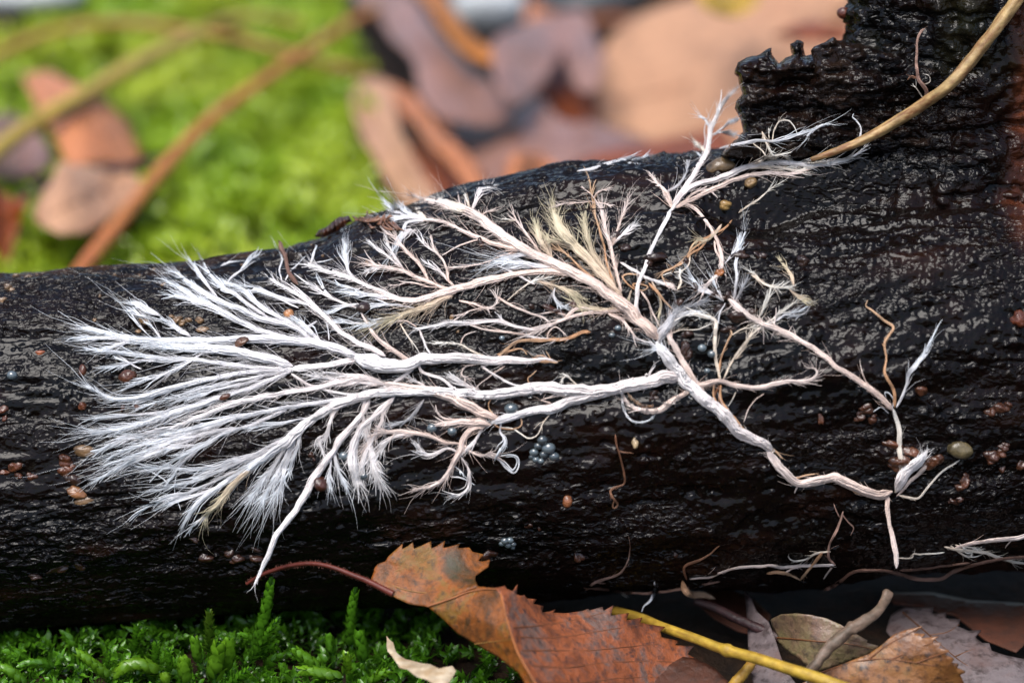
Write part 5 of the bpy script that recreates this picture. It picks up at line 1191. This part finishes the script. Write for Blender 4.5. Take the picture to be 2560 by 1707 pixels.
SH = [("tall upright moss shoot with tapering scaly tip near the long white fungus spike", "1530,640 1555,500 1595,340 1625,165", 88, 0.55), ("slim upright moss shoot with rounded tip beside orange leaf stalk", "2100,560 2105,420 2115,320 2135,225", 76, 0.55),
      ("small brown tipped moss shoot against the dark log", "1260,600 1255,480 1245,350", 58, 0.3), ("broad bright moss shoot facing forward with big cupped scales", "1290,785 1290,690 1312,560", 118, 0.8), ("plump bright shoot leaning on the broad forward facing shoot", "1350,720 1375,610 1365,535", 90, 0.75),
      ("slanting bright moss shoot stretching out over the shaded gap", "660,750 580,690 500,635 435,605", 72, 0.8), ("thick arching pale green moss shoot with braided scales", "960,720 860,680 760,690 670,765", 92, 0.85), ("short pointed moss bud beside the broad shoot", "1190,660 1172,580 1160,525", 74, 0.7),
      ("thin dark moss shoot with split tip in the shade of log", "800,600 810,520 815,440", 44, 0.35), ("thin moss sprig tilting right in the shade of log", "790,600 830,520 872,460", 40, 0.45), ("round headed moss shoot in front of the braided one", "1130,785 1105,720 1100,655", 92, 0.8),
      ("moss shoot curling down beside the reddish crumb", "1960,730 1880,670 1800,620 1750,585", 76, 0.7), ("moss shoot with bright rolled tip right of reddish crumb", "2060,730 2085,680 2072,620", 58, 0.9), ("low bright moss shoot spreading flat in front", "2060,750 1950,735 1850,720 1780,725", 84, 0.8),
      ("leafy moss head just below the slim shoot", "2180,660 2170,580 2150,500", 92, 0.45), ("spiky narrow moss tip on the slanting shoot's root", "640,730 645,650 655,595", 36, 0.5), ("narrow moss tip poking behind the braided shoot", "925,700 930,620 932,545", 48, 0.6),
      ("small moss tip beside the braided shoot's arch", "1020,720 1010,650 1000,590", 46, 0.6), ("moss frond lying low at dark gap", "330,690 240,665 160,672 95,705", 52, 0.5), ("bright moss frond turning up by the frond at dark gap", "160,800 100,750 50,715 0,705", 72, 0.7),
      ("drooping moss frond at the leaf's shadow", "2200,790 2270,745 2340,720", 60, 0.75), ("moss frond with dark leafy flank under the tall shoot", "1500,660 1560,560 1620,470 1680,400", 54, 0.45), ("second leafy flank frond under the tall shoot", "1540,640 1600,580 1670,545", 56, 0.5),
      ("leafy left flank frond under the tall shoot", "1580,580 1510,520 1420,500", 46, 0.45), ("moss sprig curling up behind slim shoot", "2000,620 1980,560 1970,510", 66, 0.35), ("moss frond reaching right past the broad shoot", "1340,800 1420,760 1500,710", 58, 0.55), ("yellow green moss tip low in front of round headed shoot", "1000,800 990,770 985,745", 70, 1.0)]
for k, (lab, s_, wpx, br) in enumerate(SH):
    P = cpx('M', s_); yb = CAM[1] + 0; d0 = depth_z(P[0, 0], P[0, 1], 1.2); yb = pt(P[0, 0], P[0, 1], d0)[1]
    P3 = np.array([pt(q[0], q[1], depth_y(q[0], q[1], yb)) for q in P]); P3[:, 1] += np.linspace(0, 0.5, len(P))
    Ln = np.linalg.norm(np.diff(P3, axis=0), axis=1).sum(); rad = wpx * CROP['M'][2] * PXMM * 0.50
    nl = int(np.clip(Ln / rad * 5.5, 14, 60)); V, F, u = shoot_mesh(nl, Ln, rad, rm_, True, 0.22 if wpx > 60 else 0.6)
    t = thing("moss_shoot", P3[0], lab, "moss", "moss shoots at the foot of the log")
    g = np.clip(u * 0.7 + 0.3 * br + rm_.normal(0, 0.05, len(u)), 0, 1)[:, None]; c = (MG0 * (1 - g) + MG1 * g) * (1 - max(0, br - 0.6)) + MG2 * max(0, br - 0.6) * g
    if "brown tipped" in lab: c = c * (1 - u[:, None] * 0.5) + np.array([0.10, 0.06, 0.015]) * u[:, None] * 0.5
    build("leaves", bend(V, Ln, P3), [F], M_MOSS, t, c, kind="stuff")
    Q = spline(P3, 0.2); Vs, Fs = tubes(Q[None], np.full((1, len(Q)), rad * 0.30), 6); build("stem", Vs, [Fs], M_MOSS, t, np.tile(MG0, (len(Vs), 1)))
# background moss: thousands of shoots on a gentle cushion behind the log
def proj(x, y, z):
    v = np.stack([np.asarray(x, float), np.asarray(y, float), np.asarray(z, float)], -1) - CAM; d = v @ AX
    return 1280 + (v @ RT) / d / K, 853.5 - (v @ UP) / d / K
tmpl = [shoot_mesh(18, 5.0, 0.95, rm_, False, 0.9) for _ in range(5)]
n = 9000; x = rm_.uniform(-135, 5, n); y = rm_.uniform(42, 262, n)
px_, py_ = proj(x, y, 4 + 0 * x)
edge = 905 + 40 * vn2(py_ / 60, py_ * 0, 5) - 90 * sstep(200, 0, py_) + 30 * sstep(350, 500, py_)
keep = (px_ < edge) & (vn2(x / 7, y / 9, 41) > -0.62) & ~((px_ < 330) & (py_ > 150) & (py_ < 620) & (rm_.random(n) < 0.55)) & ~((px_ < 60) & (py_ < 110))
x, y = x[keep], y[keep]; n = len(x)
cush = 2.0 + 3.0 * (fbm(x / 18, y / 22, 45, 2) + 0.4)
bagb = Bag(); az = rm_.uniform(0, 6.28, n); tl = rm_.uniform(0, 0.9, n); sc = rm_.uniform(0.7, 1.3, n); ti = rm_.integers(0, 5, n); toff = rm_.uniform(0, 6.28, n)
ye = vn2(x / 14, y / 16, 47) * 0.5 + 0.5
for k in range(n):
    V, F, u = tmpl[ti[k]]; c0, s0 = math.cos(toff[k]), math.sin(toff[k]); W = V * sc[k]
    W = np.stack([W[:, 0] * c0 - W[:, 1] * s0, W[:, 0] * s0 + W[:, 1] * c0, W[:, 2]], -1)
    ct_, st_ = math.cos(tl[k]), math.sin(tl[k]); ca, sa = math.cos(az[k]), math.sin(az[k])
    r1 = W[:, 0] * ct_ + W[:, 2] * st_; z1 = -W[:, 0] * st_ + W[:, 2] * ct_
    W = np.stack([r1 * ca - W[:, 1] * sa + x[k], r1 * sa + W[:, 1] * ca + y[k], z1 + cush[k] - 1.5], -1)
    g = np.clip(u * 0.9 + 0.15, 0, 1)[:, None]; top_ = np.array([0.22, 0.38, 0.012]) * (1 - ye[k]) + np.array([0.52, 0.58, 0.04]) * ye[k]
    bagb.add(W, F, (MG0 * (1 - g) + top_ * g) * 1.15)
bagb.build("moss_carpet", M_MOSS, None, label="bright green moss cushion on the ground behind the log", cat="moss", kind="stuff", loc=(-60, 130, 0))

# ------------------------------------------------------------------ leaf litter, stems and stones behind the log
def bl_mat(nm, cols, **k): return mat_leaf(nm, cols, 60, coat=k.get('coat', 0.15), rough=0.5, speckamt=0.35, trans=0.2)
B_SAL = bl_mat("salmon_leaf", [(0.34, 0.12, 0.04), (0.54, 0.20, 0.08), (0.46, 0.16, 0.06)]); B_TAN = bl_mat("tan_leaf", [(0.32, 0.16, 0.085), (0.50, 0.27, 0.15), (0.40, 0.20, 0.11)])
B_MAU = bl_mat("mauve_brown_leaf", [(0.17, 0.09, 0.075), (0.30, 0.155, 0.12), (0.26, 0.13, 0.09)], coat=0.5); B_ORG = bl_mat("orange_leaf", [(0.30, 0.08, 0.008), (0.50, 0.17, 0.012), (0.42, 0.13, 0.01)])
B_RED = bl_mat("russet_leaf", [(0.10, 0.022, 0.006), (0.26, 0.058, 0.010), (0.20, 0.04, 0.008)]); B_YEL = bl_mat("yellow_leaf", [(0.40, 0.24, 0.015), (0.48, 0.30, 0.02)])
BG = [("salmon pink leaf lying on the moss under the yellow stem", 'R', "130,430 200,412 280,410 400,470 560,540 680,640 760,740 820,870 790,960 600,935 400,940 320,800 200,600", 11, (0, -0.010, 0.016), B_SAL),
      ("tan brown leaf with folded middle below the salmon leaf", 'R', "330,930 500,960 780,1000 790,1100 700,1200 560,1320 400,1350 250,1310 190,1240 230,1120 300,1040", 11, (0, 0.004, 0.02), B_TAN),
      ("mauve brown leaf partly under the salmon leaf", 'R', "-160,700 -60,670 80,655 180,720 290,870 270,960 150,1030 30,1030 -100,980", 10, (0, 0, 0.008), B_MAU),
      ("orange red leaf standing at the moss edge close behind log", 'R', "-120,1060 0,1090 80,1150 150,1130 120,1240 90,1350 60,1480 20,1600 -120,1640", 10, (0, 0, 0.03), B_RED),
      ("long tan leaf blade curving down to the log at moss edge", 'H', "185,480 240,452 300,440 400,470 430,560 445,700 500,830 580,980 680,1110 700,1230 560,1260 450,1160 350,980 250,800 195,640", 8, (0, 0.006, 0.012), B_TAN),
      ("narrow tan brown leaf rib beside the long tan leaf", 'H', "400,470 480,500 560,560 640,660 700,760 850,880 980,1060 1000,1130 900,1120 760,960 620,820 520,690 440,580", 9, (0, 0.0, 0.01), B_SAL),
      ("deep orange shadowed leaf under two tan blades", 'H', "420,560 560,700 720,860 900,1080 980,1250 640,1280 560,1000 460,760", 2, (0, 0, 0), B_RED),
      ("big mauve leaf sloping from the orange leaf down", 'H', "320,20 430,-30 560,0 700,200 850,350 1000,480 1130,600 1090,680 1000,720 880,715 760,690 620,620 560,480 540,350 440,250 360,140", 10, (0, 0.004, 0.012), B_MAU),
      ("bright orange yellow leaf edge beside the grey stone", 'H', "540,-60 700,-40 790,60 850,150 920,235 1010,290 1040,340 990,365 860,325 740,190 640,60", 15, (0, 0, 0.01), B_ORG),
      ("wavy mauve brown leaf with notch in front of grey stone", 'H', "990,240 1120,160 1250,110 1400,70 1520,60 1560,150 1600,260 1640,330 1600,500 1500,530 1440,430 1400,290 1340,400 1260,520 1150,600 1060,540 1000,430", 13, (0, 0, 0.018), B_MAU),
      ("dark russet curled leaf in the hollow between mauve leaves", 'H', "1240,530 1310,400 1390,240 1450,330 1500,450 1580,540 1590,660 1520,720 1400,710 1300,640", 6, (0, 0, 0.03), B_RED),
      ("large pale tan leaf standing behind the torn bark flap", 'S', "1490,225 1500,150 1530,90 1600,35 1700,0 1820,-30 1960,-40 2140,-30 2160,120 2140,300 2050,400 1850,400 1640,372 1540,330 1480,280", 9, (0, 0, 0.035), B_TAN),
      ("flat mauve leaf on the litter below the russet hollow", 'H', "740,720 880,700 1000,700 1130,640 1260,560 1400,690 1560,700 1700,740 2000,850 1900,960 1500,990 1350,1000 1000,1060 900,980 850,880", 4, (0, 0, 0.01), B_MAU),
      ("russet leaf lying along behind the log's upper edge", 'H', "1400,960 1600,880 1800,840 2000,800 2200,760 2350,760 2350,960 2000,1000 1700,1040 1450,1060", 7, (0, 0, 0.01), B_RED),
      ("small tan leaf lump just above log's edge", 'H', "1060,960 1120,890 1200,870 1300,900 1370,980 1360,1060 1200,1100 1080,1090", 9, (0, 0, 0.03), B_SAL),
      ("yellow leaf edge above the large tan leaf", 'S', "1720,-40 1850,-60 1895,-30 1888,10 1850,36 1800,38 1760,15", 26, (0, 0, 0.01), B_YEL),
      ("small russet leaf showing left of the stump", 'S', "1930,85 1990,62 2050,55 2120,70 2110,100 2000,98", 26, (0, 0, 0.02), B_RED),
      ("pale tan leaf at the top above big tan leaf", 'S', "1880,-90 2150,-100 2160,-10 2080,30 1960,20 1890,-10", 16, (0, 0, 0.02), B_TAN),
      ("mauve leaf in the far litter behind orange leaf edge", 'H', "160,-80 420,-90 560,-40 480,60 400,130 330,60 220,20", 8, (0, 0, 0.005), B_MAU)]
for k, (lab, cr, s_, h0, (ga, gb, gc), mt) in enumerate(BG):
    P = cpx(cr, s_); cx, cy = P.mean(0); P = spline(np.vstack([P, P[:1]]), 14)[:-1]; P = P + np.stack([vn2(np.arange(len(P)) * 0.9, np.zeros(len(P)), k), vn2(np.arange(len(P)) * 0.9, np.ones(len(P)), k)], -1) * 3
    span = np.ptp(P[:, 0])
    def dep(x, y, h0=h0, gb=gb, gc=gc, cx=cx, cy=cy, span=span): return depth_z(x, y, h0 + gb * (np.asarray(x) - cx) + gc * (cy - np.asarray(y)) + 2.0 * np.cos((np.asarray(x) - cx) / span * 5.0 + k))
    i = np.argsort(P[:, 0]); a = P[i[0]] * 0.9 + P.mean(0) * 0.1; b = P[i[-1]] * 0.9 + P.mean(0) * 0.1; c = P.mean(0)
    vs = [np.array([a, (a + c) / 2 + [0, 5], c, (b + c) / 2 + [0, -5], b])] + [np.array([c + (b - a) * f, c + (b - a) * (f + 0.12) + [0, sg * span * 0.14]]) for f in (-0.22, 0.0, 0.2) for sg in (-1, 1)]
    vs = [v for v in vs if inside(P, v[:, 0], v[:, 1]).all()]
    litter_leaf(lab, P, dep, mt, vs, seed=200 + k, wav=1.2, step=16, wsc=110, vcol=(0.18, 0.07, 0.03), vw=9)
# more fallen leaves closing the litter floor at the right
M_DK = [B_RED, B_MAU, M_LF6, B_SAL]
for k in range(34):
    x0 = rm_.uniform(-8, 105); y0 = rm_.uniform(60, 285); L_ = rm_.uniform(18, 34); Wd = L_ * rm_.uniform(0.55, 0.75); a = rm_.uniform(0, 6.28)
    t = np.linspace(0, 2 * math.pi, 46)[:-1]; lx = np.cos(t) * L_ / 2; ly = np.sin(t) * Wd / 2 * (1 - 0.35 * np.cos(t)) * (1 + 0.05 * np.sign(np.sin(t * 22)))
    V, F = cdt(np.stack([lx, ly], -1), 2.2); hh = rm_.uniform(-0.3, 0.5)
    zz = 0.5 + 0.006 * rm_.uniform(-1, 2) * V[:, 0] ** 2 + 0.02 * rm_.uniform(-1, 2) * V[:, 1] ** 2 + fbm(V[:, 0] / 8, V[:, 1] / 8, k, 2) * 1.4 + rm_.uniform(0, 2.5)
    ca, sa = math.cos(a), math.sin(a); W = np.stack([V[:, 0] * ca - V[:, 1] * sa + x0, V[:, 0] * sa + V[:, 1] * ca + y0, zz], -1)
    th_ = thing("fallen_leaf", (x0, y0, 0), ["flat russet leaf pressed into the blurred litter behind the log", "flat mauve brown leaf pressed into the blurred litter behind the log", "flat dark rotting leaf pressed into the blurred litter behind the log", "flat salmon leaf pressed into the blurred litter behind the log"][k % 4], "leaf", "flat litter leaves behind the log")
    b = build("blade", W, [F], M_DK[k % 4], th_); md = b.modifiers.new("thickness", 'SOLIDIFY'); md.thickness = 0.2 * MM
    mx = np.linspace(-L_ * 0.45, L_ * 0.45, 12); dmid = [W[np.argmin((V[:, 0] - q) ** 2 + V[:, 1] ** 2)] for q in mx]
    Vv, Fv = tubes((np.array(dmid) + [0, 0, 0.12])[None], np.linspace(0.3, 0.1, 12)[None], 5); build("vein", Vv, [Fv], M_STEM, b, np.tile((0.2, 0.08, 0.03), (len(Vv), 1)))
# stalks over the moss
zstick("grass_stalk", "straight orange brown stalk slanting over the moss down to the log", "stem", cpx('R', "380,1680 480,1540 700,1270 900,1020 1100,800 1300,620 1500,480 1700,340 1900,210 2060,110 2180,60"), [7, 8, 9, 10, 11, 12, 12.5, 12.5, 12, 11, 10], [1.15, 1.1, 1.0, 0.95, 0.9, 0.8], (0.42, 0.12, 0.04), (0.48, 0.20, 0.04), seed=31, ridges=0.04)
zstick("grass_stalk", "yellow stalk crossing above the salmon leaf", "stem", cpx('R', "-220,1010 -60,900 150,740 350,620 550,510 750,390 900,310 1050,240 1150,200"), [12, 13, 14, 15, 15, 15, 14, 13, 12], [1.25, 1.25, 1.25, 1.3, 1.35], (0.38, 0.26, 0.05), (0.50, 0.36, 0.07), seed=32, ridges=0.04)
zstick("grass_stalk", "thin reddish arching stalk behind the yellow one", "stem", cpx('R', "-160,380 0,310 200,220 400,165 600,140 800,140 1000,165 1200,200 1400,230 1600,290 1800,350 2000,400 2150,430"), [6, 8, 10, 12, 13, 13.5, 13, 12, 11, 10, 9, 8, 6], [0.85, 0.9, 0.9, 0.85, 0.8], (0.22, 0.07, 0.02), (0.38, 0.20, 0.04), seed=33, ridges=0.04)
zstick("grass_stalk", "pale olive stalk arching at the far side of the moss", "stem", cpx('R', "1150,190 1250,140 1350,110 1480,105 1620,120 1750,150"), [9, 10, 11, 11, 10, 9], [0.8, 0.85, 0.8], (0.25, 0.2, 0.03), (0.36, 0.26, 0.05), seed=34)
zstick("twig", "thin dark twig crossing the tan leaf on the moss", "twig", cpx('R', "60,1180 200,1090 340,1030 500,985 640,970 780,945 930,910"), [8, 9, 10.5, 11, 11.5, 11, 10], [0.4, 0.5, 0.5, 0.4], (0.05, 0.025, 0.025), (0.10, 0.06, 0.06), seed=35)
def stone(label, px, py, w, h, z, seed, mat=M_STONE):
    V, F = ico(4); V = lump(V, seed, 0.06); d = depth_z(px, py, z); s_ = d * K / 1.0
    ctr = pt(px, py, d); a = w / 2 * s_; b = h / 2 * s_
    W = V * np.array([a, a * 0.7, b]) + ctr
    build("stone", W, [F], mat, None, np.ones((len(V), 3)), label=label, cat="stone", loc=ctr)
stone("smooth pale grey stone behind the orange leaf edge", 1215, 10, 190, 150, 9, 301)
stone("pale grey stone at the far corner of the moss", 70, -20, 260, 120, 9, 302)
m, nt, P_, N_, L_ = nodes("gap_shade"); P_.inputs["Base Color"].default_value = (0.05, 0.055, 0.06, 1); P_.inputs["Roughness"].default_value = 0.45  # near-black lump stands in for the shade of a gap, no real stone
stone("dark filler for the shaded gap behind the wavy mauve leaf", 1480, -10, 260, 90, 8, 303, m)
